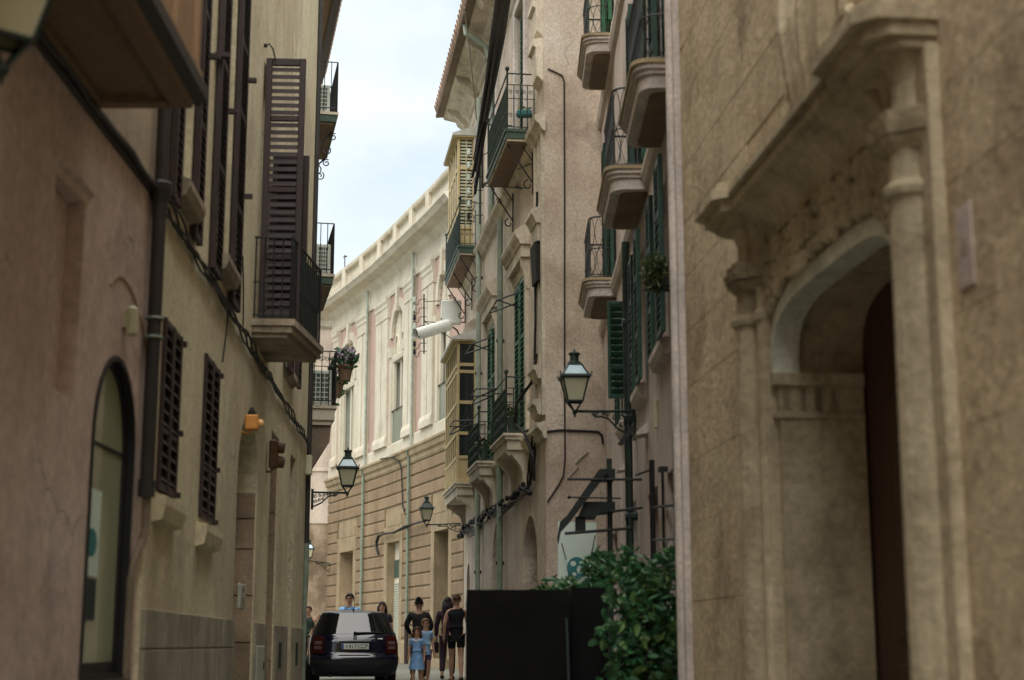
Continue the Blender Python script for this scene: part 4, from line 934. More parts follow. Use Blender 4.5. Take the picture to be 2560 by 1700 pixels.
# eaves: cove, boarding and tiles
ea = M(B3); ea.run([(0, 13.3), (0.05, 13.32), (0.08, 13.42), (0.2, 13.5), (0.24, 13.6), (0.52, 13.66), (0.54, 13.74), (0, 13.78)], 20.5, ET + 0.15, 1); eo = ea.build('eaves', MATS['tan_trim'], HT)
for i in range(6):
    s = 22.9 + i*2.1
    M(B3).run([(0.02, 13.30), (0.12, 13.28), (0.2, 13.36), (0.3, 13.46), (0.42, 13.5), (0.5, 13.58), (0.52, 13.655), (0.24, 13.6), (0.05, 13.4)], s, s + 0.3).build('bracket', MATS['tan_trim'], eo)
tile = None
for i in range(54):
    s = 20.6 + i*0.25
    if tile is None:
        t_ = M(B3); t_.tube([(s, 0.74, 13.80), (s, 0.2, 14.0)], [0.11, 0.10], 8); tile = t_.build('roof_tile', MATS['roof_tile'], eo, origin=B3.pt(s, 0.5, 13.9)); s00 = s
    else: inst(tile, B3.pt(s, 0, 0) - B3.pt(s00, 0, 0), eo)
M(B3).run([(-0.1, 13.78), (0.7, 13.70), (0.72, 13.74), (-0.1, 13.96)], 20.5, ET + 0.15).build('roof_edge', MATS['soffit'], eo)
# downpipes
for (s, z0, z1, u) in ((30.55, 0.9, 12.9, 0), (27.15, 0.9, 9.3, 0)):
    d_ = M(B3); d_.tube([(s, 0.1, z1), (s, 0.1, 2.3)], 0.055, 10); do = d_.build('downpipe', MATS['grey_pipe' if z1 > 10 else 'green_pipe'], HT)
    d_ = M(B3); d_.tube([(s, 0.1, 2.3), (s, 0.1, z0 - 0.5)], 0.06, 10); d_.build('lower_pipe', MATS['rust_iron'], do)
    for zz in range(3, int(z1), 2): M(B3).tube([(s, 0.02, zz), (s, 0.165, zz)], 0.035, 6).build('pipe_clip', MATS['rust_iron'], do)
d_ = M(B3); d_.tube([(28.6, 0.62, 13.7), (28.6, 0.6, 13.5), (28.6, 0.4, 13.4), (28.6, 0.2, 13.25), (28.6, 0.12, 13.0), (28.6, 0.1, 12.6), (28.6, 0.1, 9.75)], 0.055, 10); d_.build('downpipe', MATS['grey_pipe'], HT)
# conduits on the return wall that faces down the street
RT = Line(0.507, 22.6, 0.0, 'R')
class Ret:
    def __init__(s): s.d = Vector((0.9905, 0.1377)); s.n = Vector((0.1377, -0.9905)); s.p = Vector((0.507, 22.6))
    def pt(s, a, o, z): q = s.p + s.d*a + s.n*o; return Vector((q.x, q.y, z))
    def at(s, u, v):
        a, b = ray(u, v); t = (a*s.p.y - s.p.x)/(s.d.x - a*s.d.y); return t, CAMZ + b*(s.p.y + s.d.y*t)
RW = Ret()
def wall_line(px, r, mat, label, name='wall_conduit', o=0.02, path=RW):
    t = M(path); t.tube([(a, o, z) for a, z in [path.at(u, v) for u, v in px]], r, 6); return tag(t.build(name, MATS[mat]), label, 'cable')
wall_line([(1369, 173), (1385, 180), (1405, 190), (1410, 205), (1411, 500), (1411, 900), (1412, 1150), (1408, 1190), (1395, 1215), (1368, 1255)], 0.013, 'rust_iron', 'brown conduit running down the tan return wall beside the lantern')
wall_line([(1366, 1080), (1400, 1076), (1460, 1078), (1495, 1080), (1504, 1088), (1507, 1110)], 0.018, 'cable', 'black cable crossing the tan return wall above the awning')
wall_line([(1470, 1130), (1452, 1145), (1438, 1160)], 0.014, 'pale_cable', 'short upper stub of pale cable on the stained tan wall')
wall_line([(1445, 1168), (1432, 1182), (1420, 1195)], 0.014, 'pale_cable', 'short lower stub of pale cable on the stained tan wall')
# garland of cables under the balconies
random.seed(3); gb = M(B3)
for j in range(6):
    ph = random.uniform(0, 6); gb.tube([(23.2 + i*0.3, 0.08 + 0.04*math.sin(i*1.1 + ph), 4.02 + 0.07*math.sin(i*0.8 + ph) + (0.9*max(0, (23.9 - (23.2 + i*0.3)))) - 0.02*j + (0.25*math.sin(i*0.4))*0.3) for i in range(37)], 0.014, 5)
for i in range(34): gb.ball((23.6 + i*0.32, 0.1, 4.0 + random.uniform(-0.1, 0.1)), random.uniform(0.03, 0.06), 5, 4)
tag(gb.build('cable_bundle', MATS['cable']), 'thick tangled black cable bundle strung below the stone balconies', 'cable')
vc = M(B3); vc.tube([B3.at(u, v) and (B3.at(u, v)[0], 0.06, B3.at(u, v)[1]) for u, v in [(1352, 480), (1350, 600), (1347, 700), (1348, 800), (1346, 900)]], 0.02, 6); vc.tube([(23.1, 0.06, 6.0), (23.2, 0.1, 5.6), (23.6, 0.3, 5.3), (23.75, 0.3, 5.0), (23.3, 0.2, 4.75), (23.2, 0.1, 4.4), (23.25, 0.08, 4.05)], 0.025, 6)
tag(vc.build('wall_cable', MATS['cable']), 'heavy black cable dropping beside the corner of the tan house', 'cable')
# ================================================================== left: far house past the corner, with three balconies
HL = thing('corner_house', base(L3, 27), 'cream house past the corner with stacked balconies and wooden eaves', 'house')
dl = [rect(26.6, 27.5, 11.02, 13.2), rect(26.6, 27.5, 8.02, 10.2), rect(26.4, 27.6, 5.5, 7.6), rect(28.9, 29.9, 5.5, 7.6)]
wall(L3, 23.42, 32, -1, 13.7, dl, 0.2, back=3).build('wall', MATS['cream_plaster'], HL)
for r in dl: back(L3, r, 0.2, 'dark_glass', HL, 'window')
el = M(L3); el.run([(0, 13.45), (0.5, 13.55), (0.5, 13.66), (0, 13.8)], 23.45, 31.4); elo = el.build('eaves', MATS['pier_wood'], HL)
tile = None
for i in range(31):
    s = 23.6 + i*0.25
    if tile is None:
        t_ = M(L3); t_.tube([(s, 0.66, 13.68), (s, 0.1, 13.88)], [0.11, 0.10], 8); tile = t_.build('roof_tile', MATS['roof_tile'], elo, origin=L3.pt(s, 0.4, 13.8)); s00 = s
    else: inst(tile, L3.pt(s, 0, 0) - L3.pt(s00, 0, 0), elo)
M(L3).run([(0.46, 13.5), (0.62, 13.55), (0.62, 13.63), (0.46, 13.64)], 23.45, 31.4).build('fascia', MATS['dark_pipe'], elo)
def left_balcony(s0, s1, o, z, h, deep):
    m = M(L3); m.box(s0, s1, -0.02, o, z - 0.05, z); bq = m.build('balcony', MATS['tan_trim'], HL)
    if deep:
        q = M(L3); q.box(s0 + 0.03, s1 - 0.03, -0.02, o - 0.03, z - 0.24, z - 0.05); q.box(s0 + 0.07, s1 - 0.07, -0.02, o - 0.07, z - 0.32, z - 0.24); q.build('fascia', MATS['cream_stone'], bq)
        M(L3).run([(0, z - 1.5), (0.06, z - 1.5), (0.2, z - 1.0), (o - 0.1, z - 0.6), (o - 0.08, z - 0.32), (0, z - 0.32)], s0 + 0.12, s1 - 0.12).build('cove', MATS['soffit'], bq)
    else:
        M(L3).box(s0 + 0.02, s1 - 0.02, -0.02, o - 0.03, z - 0.18, z - 0.05).build('fascia', MATS['green_board'], bq)
        M(L3).box(s0 + 0.06, s1 - 0.06, -0.02, o - 0.07, z - 0.22, z - 0.18).build('soffit_panel', MATS['soffit'], bq)
    r = M(L3)
    for zz in (z + 0.08, z + h): r.tube([(s0 + 0.02, 0, zz), (s0 + 0.02, o - 0.03, zz), (s1 - 0.02, o - 0.03, zz), (s1 - 0.02, 0, zz)], 0.011, 5)
    if deep: r.tube([(s0 + 0.02, 0, z + h*0.72), (s0 + 0.02, o - 0.03, z + h*0.72), (s1 - 0.02, o - 0.03, z + h*0.72)], 0.008, 5)
    r.build('rail', MATS['iron'], bq)
    for i in range(4): bar(L3, s0 + 0.02, 0.06 + (o - 0.2)*i/3, z, z + h, 0.008, bq, knob=z + h*0.5)
    bar(L3, s0 + 0.02, o - 0.03, z, z + h, 0.016, bq)
    n = int((s1 - s0)/0.13)
    for i in range(1, n + 1): bar(L3, s0 + (s1 - s0 - 0.02)*i/n, o - 0.03, z, z + h, 0.008, bq)
    sc = M(L3)
    for i in range(5):
        for hd in (-1, 1): sc.tube([(s0 + 0.02, 0.09 + i*0.11 + a, z + (h*0.86 if deep else h*0.12) + c) for a, c in scroll(hd*0.025, 0, 0.045, 1.3, 0, hd, 9)], 0.006, 4)
    if deep: sc.build('scrollwork', MATS['iron'], bq, kind='stuff')
    return bq
b1 = left_balcony(26.0, 28.2, 0.56, 11.0, 0.95, False)
for s in (26.35, 27.9):
    q = M(L3); z = 10.8
    q.tube([(s, 0.0, z - 0.75), (s, 0.15, z - 0.55), (s, 0.3, z - 0.25), (s, 0.48, z - 0.05)], 0.016, 5)
    for (a, c, r, h) in ((0.14, -0.25, 0.1, 1), (0.38, -0.42, 0.09, -1), (0.5, -0.16, 0.08, 1), (0.2, -0.8, 0.11, -1)): q.tube([(s, a + x, z + c + y) for x, y in scroll(0, 0, r, 1.3, 1, h, 12)], 0.012, 5)
    q.build('scroll_bracket', MATS['iron'], b1)
left_balcony(26.0, 28.3, 0.56, 8.0, 0.92, False); left_balcony(25.0, 31.0, 0.57, 5.5, 0.92, True)
# ================================================================== end of the street: curved palace
HC = thing('curved_palace', Vector((-3.4, 44.5, gz(44))), 'curved palace with cream pilasters, pink panels and a rusticated ochre base', 'building')
def cs(u, v=900): return CF.at(u, v)[0]
NS = 40; ZS = 7.0
D1 = (cs(884, 1500), cs(850, 1500)); D2 = (cs(1001, 1500), cs(969, 1500)); D3 = (cs(1124, 1500), cs(1088, 1500))
WN = [(cs(u1), cs(u0)) for u0, u1 in ((859, 892), (983, 1013), (1098, 1123))]
lowh = [(rect(a, b, -1, 4.5), 0.45) for a, b in (D1, D2, D3)]
wall(CF, 0, CF.len, -1, 6.55, lowh, back=5, n=NS).build('lower_wall', MATS['ochre_trim'], HC)
uph = [(arch_pts(a, b, 7.35, 10.6, 0.85, 12), 0.25) for a, b in WN]
wall(CF, 0, CF.len, ZS, 12.3, uph, back=5, n=NS).build('upper_wall', MATS['pink_panel'], HC)
M(CF).run([(-0.02, 6.55), (0.05, 6.56), (0.08, 6.62), (0.08, 6.72), (0.14, 6.78), (0.16, 6.9), (0.2, 6.94), (0.2, 7.0), (0.08, 7.02), (-0.02, 7.02)], 0, CF.len, NS).build('string_course', MATS['ochre_trim'], HC)
M(CF).run([(-0.02, 7.02), (0.06, 7.02), (0.06, 7.36), (0.03, 7.4), (-0.02, 7.4)], 0, CF.len, NS).build('plinth_band', MATS['cream_stone'], HC)
M(CF).run([(-0.02, 11.95), (0.05, 11.95), (0.07, 12.05), (0.07, 12.15), (0.03, 12.2), (0.03, 12.5), (0.08, 12.56), (0.12, 12.6), (-0.02, 12.62)], 0, CF.len, NS).build('entablature', MATS['cream_stone'], HC)
M(CF).run([(-0.02, 12.6), (0.12, 12.6), (0.2, 12.72), (0.5, 12.78), (0.56, 12.86), (0.62, 12.92), (0.62, 12.98), (-0.02, 13.02)], 0, CF.len, NS).build('cornice', MATS['cream_stone'], HC)
bs = M(CF); bs.run([(0.1, 13.0), (0.42, 13.0), (0.42, 13.12), (0.1, 13.12)], 0, CF.len, NS); bs.run([(0.14, 13.66), (0.38, 13.66), (0.4, 13.72), (0.4, 13.78), (0.12, 13.78)], 0, CF.len, NS); bs.run([(0.22, 13.12), (0.25, 13.12), (0.25, 13.66), (0.22, 13.66)], 0, CF.len, NS); bso = bs.build('balustrade', MATS['cream_stone'], HC)
bl = M(CF); k = 0; s = 0.4
while s < CF.len - 0.2:
    bl.lathe(s, 0.26, [(0.05, 13.12), (0.03, 13.2), (0.055, 13.32), (0.03, 13.55), (0.05, 13.66)], 6); s += 0.2
bl.build('balusters', MATS['cream_stone'], bso, kind='stuff')
for u in (843, 888, 931, 977, 1017, 1058, 1100):
    s = cs(u, 640); M(CF).bbox(max(0.02, s - 0.15), min(CF.len - 0.02, s + 0.15), 0.125, 0.405, 13.0, 13.79, 0.02).build('pier', MATS['cream_stone'], bso)
# rusticated courses between the openings
edges = sorted([0.02] + [x for d in (D1, D2, D3) for x in (d[0] - 0.32, d[1] + 0.32)] + [CF.len - 0.02])
segs = list(zip(edges[::2], edges[1::2]))
z = 1.75; hgt = 0.343
row = 0
while z < 6.5:
    use = segs if z < 5.25 else [(0.02, CF.len - 0.02)]
    for a, b in use:
        if b - a < 0.1: continue
        n_ = max(1, int((b - a)/0.2)); e = 0.045
        z1 = min(z + hgt, 6.55)
        M(CF).run([(-0.01, z + 0.024), (e - 0.014, z + 0.024), (e, z + 0.045), (e, z1 - 0.038), (e - 0.014, z1 - 0.018), (-0.01, z1 - 0.018)], a, b, n_).build('stone_course', MATS['ochre_stone'], HC)
    z += hgt; row += 1
for a, b in segs:
    if b - a > 0.1: M(CF).run([(-0.01, 0.7), (0.08, 0.7), (0.08, 1.62), (0.05, 1.7), (-0.01, 1.72)], a, b, max(1, int((b-a)/0.6))).build('plinth', MATS['ochre_trim'], HC)
# doors with raised surrounds
def surround(d, nm):
    a, b = d; m = M(CF)
    m.run([(-0.01, 0.8), (0.05, 0.8), (0.05, 4.5), (-0.01, 4.5)], a - 0.3, a, 1); m.run([(-0.01, 0.8), (0.05, 0.8), (0.05, 4.5), (-0.01, 4.5)], b, b + 0.3, 1)
    m.run([(-0.01, 4.5), (0.05, 4.5), (0.06, 4.95), (-0.01, 4.97)], a - 0.3, b + 0.3, 2)
    mid = (a + b)/2; m.run([(-0.01, 4.97), (0.035, 4.97), (0.035, 5.25), (-0.01, 5.25)], a - 0.1, b + 0.1, 2)
    return m.build('door_surround', MATS['ochre_trim'], HC)
for d in (D1, D2, D3): surround(d, '')
def cback(d, dep, mat, name, z0=0.5, z1=4.55): return M(CF).run([(-dep - 0.04, z0), (-dep, z0), (-dep, z1), (-dep - 0.04, z1)], d[0] - 0.05, d[1] + 0.05, 2).build(name, MATS[mat], HC)
dd = cback(D1, 0.43, 'bay_wood', 'door'); M(CF).run([(-0.43, 3.55), (-0.38, 3.55), (-0.38, 3.62), (-0.43, 3.62)], D1[0], D1[1], 1).build('transom', MATS['old_door'], dd)
dd = cback(D2, 0.2, 'tan_trim', 'blocked_door')
M(CF).run([(-0.2, 3.5), (-0.17, 3.5), (-0.17, 4.0), (-0.2, 4.0)], D2[0] + 0.15, D2[1] - 0.05, 1).build('louvre_panel', MATS['green_board'], dd)
sl_ = M(CF)
for i in range(34): sl_.run([(-0.2, 1.0 + i*0.07), (-0.165, 1.0 + i*0.07), (-0.18, 1.05 + i*0.07), (-0.2, 1.05 + i*0.07)], D2[0] + 0.15, D2[1] - 0.05, 1)
sl_.build('shutter_slats', MATS['panel_grey'], dd, kind='stuff')
dd = cback(D3, 0.43, 'door_green', 'shop_door')
M(CF).run([(-0.42, 3.3), (-0.41, 3.3), (-0.41, 4.5), (-0.42, 4.5)], D3[0], D3[1], 1).build('transom', MATS['interior'], dd)
M(CF).run([(-0.43, 0.6), (-0.36, 0.6), (-0.36, 4.3), (-0.43, 4.3)], D3[0], D3[0] + 0.25, 1).build('door_post', MATS['interior'], dd)
ps = M(CF).run([(-0.43, 1.9), (-0.42, 1.9), (-0.42, 2.12), (-0.43, 2.12)], D3[0] + 0.25, D3[1] - 0.1, 1).build('door_sign', MATS['poster_blue'], dd)
random.seed(21)
for (zc, mat, nm) in ((2.7, 'graffiti', 'graffiti'), (1.55, 'graffiti_pale', 'graffiti')):
    g = M(CF)
    for i in range(6):
        c0 = random.uniform(D3[0] + 0.4, D3[1] - 0.25); g.tube([(c0 + random.uniform(-0.18, 0.18), -0.419, zc + random.uniform(-0.35, 0.35)) for _ in range(6)], 0.014, 4)
    g.build(nm, MATS[mat], dd)
for d, w_ in ((D3, 0.3), (D2, 0.15)):
    M(CF).run([(-0.1, 0.6), (w_, 0.6), (w_, gz(42) + 0.17), (-0.1, gz(42) + 0.17)], d[0] - 0.25, d[1] + 0.25, 3).build('door_step', MATS['ochre_trim'], HC)
# pilasters
for u0, u1 in ((839, 852), (898, 912), (912, 925), (945, 960), (960, 975), (1016, 1028), (1028, 1040), (1060, 1075), (1075, 1089)):
    a, b = cs(u1), cs(u0); w_ = 0.03
    p = M(CF); p.run([(-0.01, 7.4), (0.09, 7.4), (0.09, 11.3), (-0.01, 11.3)], a + w_, b - w_, 1); p.run([(-0.01, 7.38), (0.15, 7.38), (0.15, 7.55), (0.12, 7.66), (0.1, 7.7), (-0.01, 7.7)], a - 0.02, b + 0.02, 1); po = p.build('pilaster', MATS['cream_stone'], HC)
    c = M(CF); c.run([(-0.01, 11.3), (0.11, 11.3), (0.11, 11.36), (0.09, 11.38), (0.1, 11.6), (0.13, 11.66), (0.13, 11.74), (0.17, 11.82), (0.17, 11.94), (-0.01, 11.95)], a, b, 1); c.build('capital', MATS['cream_stone'], po)
# arched windows
for i, (a, b) in enumerate(WN):
    op = arch_pts(a, b, 7.35, 10.6, 0.85, 12); lin_ = op; ou = arch_pts(a - 0.22, b + 0.22, 7.35, 10.6, 1.1, 12)
    m = M(CF); n_ = len(op)
    arcs_i = op[2:]; arcs_o = ou[2:]; q = len(arcs_i)
    m.add([(x, 0.07, z) for x, z in arcs_i] + [(x, 0.07, z) for x, z in arcs_o] + [(x, -0.05, z) for x, z in arcs_i] + [(x, -0.01, z) for x, z in arcs_o],
          [(j, j+1, j+1+q, j+q) for j in range(q-1)] + [(j, j+1, j+1+2*q, j+2*q) for j in range(q-1)] + [(j+q, j+1+q, j+1+3*q, j+3*q) for j in range(q-1)])
    for x0, x1 in ((a - 0.2, a), (b, b + 0.2)): m.run([(-0.01, 7.4), (0.06, 7.4), (0.06, 10.0), (-0.01, 10.0)], x0, x1, 1); m.run([(-0.01, 10.0), (0.1, 10.0), (0.12, 10.2), (0.12, 10.3), (-0.01, 10.3)], x0 - 0.02, x1 + 0.02, 1)
    mid = (a + b)/2; m.run([(-0.01, 11.3), (0.14, 11.3), (0.12, 12.0), (-0.01, 12.0)], mid - 0.12, mid + 0.12, 1)
    wo = m.build('arched_window', MATS['cream_stone'], HC)
    # tympanum tracery, transom, jamb posts, open casements
    tr = M(CF); tr.run([(-0.2, 9.85), (0.02, 9.85), (0.04, 9.95), (0.04, 10.02), (-0.2, 10.02)], a, b, 1)
    for sg_ in (-1, 1):
        c0 = mid + sg_*(b - a)*0.25; tr.tube([(x, -0.03, z) for x, z in [(c0 + (b-a)*0.2*math.cos(t), 10.02 + 0.62*math.sin(t)) for t in [math.pi*k/8 for k in range(9)]]], 0.04, 6)
    tr.tube([(mid, -0.03, 10.6), (mid, -0.03, 11.4)], 0.03, 6)
    tr.build('tracery', MATS['cream_stone'], wo)
    M(CF).prism([(x, z) for x, z in arch_pts(a, b, 10.0, 10.6, 0.85, 12)], -0.09, -0.05).build('fanlight', MATS['cream_stone'], wo)
    for xa, xb in ((a - 0.005, a + 0.012), (b - 0.012, b + 0.005)): M(CF).box(xa, xb, -0.23, 0.04, 7.36, 9.86).build('jamb', MATS['cream_stone'], wo)
    M(CF).box(a, b, -0.3, -0.24, 7.35, 9.9).build('pane', MATS['interior'], wo)
    for x0, x1, oq in ((a, a + 0.09, -0.1), (b - 0.09, b, -0.1), (a + (b-a)*0.48, a + (b-a)*0.48 + 0.1, -0.16)): M(CF).bbox(x0, x1, oq, oq + 0.1, 7.36, 9.85, 0.01).build('window_post', MATS['cream_stone'], wo)
    M(CF).box(a + (b-a)*0.55, b - 0.08, -0.2, -0.17, 7.4, 9.84).build('casement', MATS['pale_glass'], wo)
    if i == 0: leaf(CF, a + 0.02, a + 0.35, 7.4, 9.8, -0.06, 0.05, wo, 'box_cream', 0.09, [], single=False, name='shutter')
    else:
        M(CF).box(a + 0.03, b - 0.03, -0.02, 0.0, 7.38, 8.35).build('glass_guard', MATS['green_glass'], wo); M(CF).tube([(a - 0.05, 0.02, 8.37), (b + 0.05, 0.02, 8.37)], 0.02, 5).build('guard_rail', MATS['iron'], wo)
# rainwater pipes, upper and lower lengths
for u, a, b in ((926, 12.6, 6.9), (1041, 12.6, 6.9)):
    s = cs(u); m = M(CF); m.tube([(s, 0.13, b), (s, 0.13, a)], 0.036, 8); m.build('downpipe', MATS['grey_pipe'], HC)
for u in (915, 1030):
    s = cs(u, 1300); m = M(CF); m.tube([(s, 0.12, 2.1), (s, 0.12, 6.75), (s - 0.1, 0.2, 6.95)], 0.042, 8); q = m.build('downpipe', MATS['green_pipe'], HC); M(CF).tube([(s, 0.12, 0.6), (s, 0.12, 2.1)], 0.06, 8).build('pipe_guard', MATS['rust_iron'], q)
cc = M(CF); s0_, z0_ = CF.at(958, 1185); 
cc.tube([(cs(970, 1165), 0.24, 7.0), (cs(1000, 1165), 0.2, 6.9), (cs(1010, 1175), 0.14, 6.72), (cs(1012, 1190), 0.1, 6.5), (cs(1012, 1220), 0.08, 6.0), (cs(1014, 1260), 0.08, 5.4), (cs(1020, 1270), 0.1, 5.25), (cs(1030, 1265), 0.2, 5.3)], 0.02, 5)
tag(cc.build('wall_cable', MATS['cable']), 'thin cable looping down the rusticated palace wall between two pipes', 'cable')
cc = M(CF); pts = [(960, 1388), (956, 1370), (955, 1355), (960, 1342), (972, 1336), (1000, 1330), (1030, 1318), (1060, 1308), (1078, 1302)]
for j in range(3): cc.tube([(CF.at(u, v)[0], 0.15 + 0.02*j, CF.at(u, v)[1] + 0.03*math.sin(k*2 + j)) for k, (u, v) in enumerate(pts)], 0.022, 5)
tag(cc.build('cable_bundle', MATS['cable']), 'twisted black cable arching over the blocked palace door', 'cable')
# ---- low stained house closing the view on the left
FE = Frame(-7.3, 51.6, 0, math.radians(3))
HE = thing('stained_house', Vector((-7.3, 51.6, gz(51))), 'pale end house with a stained stone lower wall, seen past the corner', 'house')
m = M(FE); m.box(-6, 1.3, 0, 4, 5.6, 12.6); m.build('upper_wall', MATS['far_plaster'], HE)
m = M(FE); m.box(-6, 1.28, 0.03, 4, -0.5, 5.6); m.build('lower_wall', MATS['stained_stone'], HE)
m = M(FE); m.run([(0, 12.3), (-0.12, 12.4), (-0.16, 12.6), (-0.35, 12.8), (-0.4, 13.0), (0.1, 13.1)], -6, 1.36); m.build('cornice', MATS['tan_trim'], HE)
m = M(FE); m.run([(0, 7.35), (-0.05, 7.37), (-0.05, 7.45), (0, 7.47)], -6, 1.3); m.build('string_course', MATS['far_plaster'], HE)
M(FE).box(-0.75, 0.12, -0.02, 0.05, 4.6, 7.0).build('balcony_door', MATS['sign_white'], HE)
b_ = M(FE); b_.box(-0.9, 0.4, -0.45, 0.0, 4.5, 4.62); bb = b_.build('balcony', MATS['tan_trim'], HE)
r = M(FE); r.tube([(-0.85, -0.42, 5.6), (0.36, -0.42, 5.6), (0.36, 0, 5.6)], 0.016, 5); r.tube([(-0.85, -0.42, 4.66), (0.36, -0.42, 4.66), (0.36, 0, 4.66)], 0.014, 5); r.build('rail', MATS['iron'], bb)
for i in range(11): bar(FE, -0.84 + i*0.12, -0.42, 4.62, 5.6, 0.009, bb)
r = M(FE)
for i in range(3):
    for hd in (-1, 1): r.tube([(-0.5 + i*0.35 + a, -0.43, 4.9 + c) for a, c in scroll(hd*0.06, 0, 0.1, 1.3, 0, hd, 10)], 0.01, 4); r.tube([(-0.5 + i*0.35 + a, -0.43, 5.35 + c) for a, c in scroll(hd*0.06, 0, 0.08, 1.3, 3, -hd, 10)], 0.01, 4)
r.build('scrollwork', MATS['iron'], bb, kind='stuff')
M(FE).tube([(1.2, -0.1, 0.5), (1.2, -0.1, 12.2)], 0.05, 8).build('downpipe', MATS['dark_pipe'], HE)
# ================================================================== lanterns on scrolled brackets
def lantern(x, y, z, ang, k, ax, ay, az, label, top='lamp_top', drop=0.28):
    """joint of the lantern at (x, y, z); the arm runs to the wall at (ax, ay, az)"""
    t = thing('wall_lantern', Vector((ax, ay, az)), label, 'street lamp', 'lanterns on scrolled iron brackets')
    f = Frame(x, y, z, ang); S = lambda v: v*k
    def ring(hw, zz): return [(-hw, -hw, zz), (hw, -hw, zz), (hw, hw, zz), (-hw, hw, zz)]
    fr = M(f); b0, b1, r0, c0 = S(0.085), S(0.145), S(0.178), S(0.075)
    z0, z1, z2, z3 = S(0.11), S(0.37), S(0.405), S(0.53)
    for p, q in zip(ring(b0, z0), ring(b1, z1)): fr.tube([p, q], S(0.011), 6)
    for i in range(4):
        a, b = ring(b0, z0)[i], ring(b0, z0)[(i+1) % 4]; fr.tube([a, b], S(0.012), 6)
        a = ring(b0*0.95, z0)[i]; fr.tube([a, (a[0]*0.6, a[1]*0.6, S(0.06)), (a[0]*0.2, a[1]*0.2, S(0.01)), (0, 0, 0)], S(0.010), 5)
        a = ring(r0, z2)[i]; fr.tube([a, (a[0], a[1], z2 + S(0.035))], [S(0.012), S(0.003)], 5)
    for hw0, hw1, za, zb2 in ((b1 + S(0.01), r0, z1 - S(0.006), z1 + S(0.012)), (r0, r0*0.98, z1 + S(0.012), z2)):
        A, B = ring(hw0, za), ring(hw1, zb2); fr.add(A + B, [(0,3,2,1),(4,5,6,7)] + [(i, (i+1)%4, (i+1)%4+4, i+4) for i in range(4)])
    for p, q in zip(ring(b1, z2), ring(c0, z3)): fr.tube([p, q], S(0.011), 6)
    for i in range(4): fr.tube([ring(c0, z3)[i], ring(c0, z3)[(i+1)%4]], S(0.012), 6)
    fr.ball((0, 0, -S(0.01)), S(0.03), 8, 6); fr.tube([(0, 0, -S(0.03)), (0, 0, -S(0.075))], [S(0.018), S(0.004)], 6)
    fr.build('lantern_frame', MATS['green_iron'], t)
    ch = M(f); ch.lathe(0, 0, [(S(0.085), z3), (S(0.082), z3 + S(0.03)), (S(0.052), z3 + S(0.045)), (S(0.05), z3 + S(0.105)), (S(0.068), z3 + S(0.125)), (S(0.066), z3 + S(0.14)), (S(0.02), z3 + S(0.15)), (S(0.006), z3 + S(0.19))], 12); ch.build('chimney', MATS['green_iron'], t)
    for i in range(4):
        A, B = ring(b0*0.96, z0), ring(b1*0.96, z1); g = M(f); g.add([A[i], A[(i+1)%4], B[(i+1)%4], B[i]], [(0,1,2,3)]); g.build('pane', MATS['frosted'], t)
        A, B = ring(b1*0.98, z2), ring(c0*0.98, z3); g = M(f); g.add([A[i], A[(i+1)%4], B[(i+1)%4], B[i]], [(0,1,2,3)]); g.build('roof_pane', MATS[top], t)
    # bracket: straight arm, sweeping brace and filigree between them
    P0, P1 = Vector((x, y, z)), Vector((ax, ay, az)); h = P1 - P0; Ln = h.length
    class Br:
        def pt(s_, a, o, zz): return P0 + h*a + Vector((0, 0, zz))
    br = M(Br()); br.tube([(0, 0, 0), (0.3, 0, 0.0), (1, 0, 0.01)], S(0.016), 6)
    br.tube([(0.28, 0, -0.02), (0.34, 0, -drop*0.22), (0.44, 0, -drop*0.2), (0.55, 0, -drop*0.28), (0.72, 0, -drop*0.7), (0.9, 0, -drop*0.92), (1, 0, -drop)], S(0.012), 6)
    br.tube([(0.985, 0, 0.06), (0.985, 0, -drop - 0.04)], S(0.02), 6); br.build('bracket', MATS['green_iron'], t)
    fi = M(Br()); random.seed(int(x*100) % 97)
    for (a, zz, r) in ((0.36, -0.1, 0.2), (0.55, -0.1, 0.22), (0.66, -0.2, 0.26), (0.78, -0.2, 0.26), (0.78, -0.5, 0.26), (0.9, -0.25, 0.3), (0.9, -0.62, 0.28), (0.48, -0.09, 0.14), (0.7, -0.42, 0.18)):
        R_ = r*drop*0.5; fi.tube([(a + c/Ln, 0, zz*drop + d) for c, d in scroll(0, 0, R_, 1.5, random.uniform(0, 6), random.choice([-1, 1]), 12)], S(0.007), 4)
    fi.build('scrollwork', MATS['green_iron'], t, kind='stuff')
    return t
p = P(1437, 1028, 16.7); lantern(p.x, p.y, p.z, 0.06, 0.98, 1.38, 16.9, p.z + 0.02, 'lantern with a pale glass top on the rose house near the awning')
p = P(868, 1232, 23.9); lantern(p.x, p.y, p.z, 0.1, 1.0, -3.12, 23.7, p.z - 0.02, 'lantern with a pale glass top on the dark pipe of the cream house corner', drop=0.22)
p = P(1066, 1312, 34.2); lantern(p.x, p.y, p.z, 0.15, 0.93, -1.08, 34.1, p.z + 0.02, 'lantern with a solid green roof below the timber bay', top='green_iron', drop=0.2)
p = P(772, 1402, 50.0); lantern(p.x, p.y, p.z, 0.1, 1.0, -5.98, 50.9, p.z - 0.05, 'lantern with a pale glass top before the stained end house', drop=0.3)
p = P(6, 168, 5.8); lantern(p.x, p.y, p.z, 0.72, 1.02, -2.43, 5.9, p.z - 0.02, 'lantern hung close under the timber bay of the mauve house')
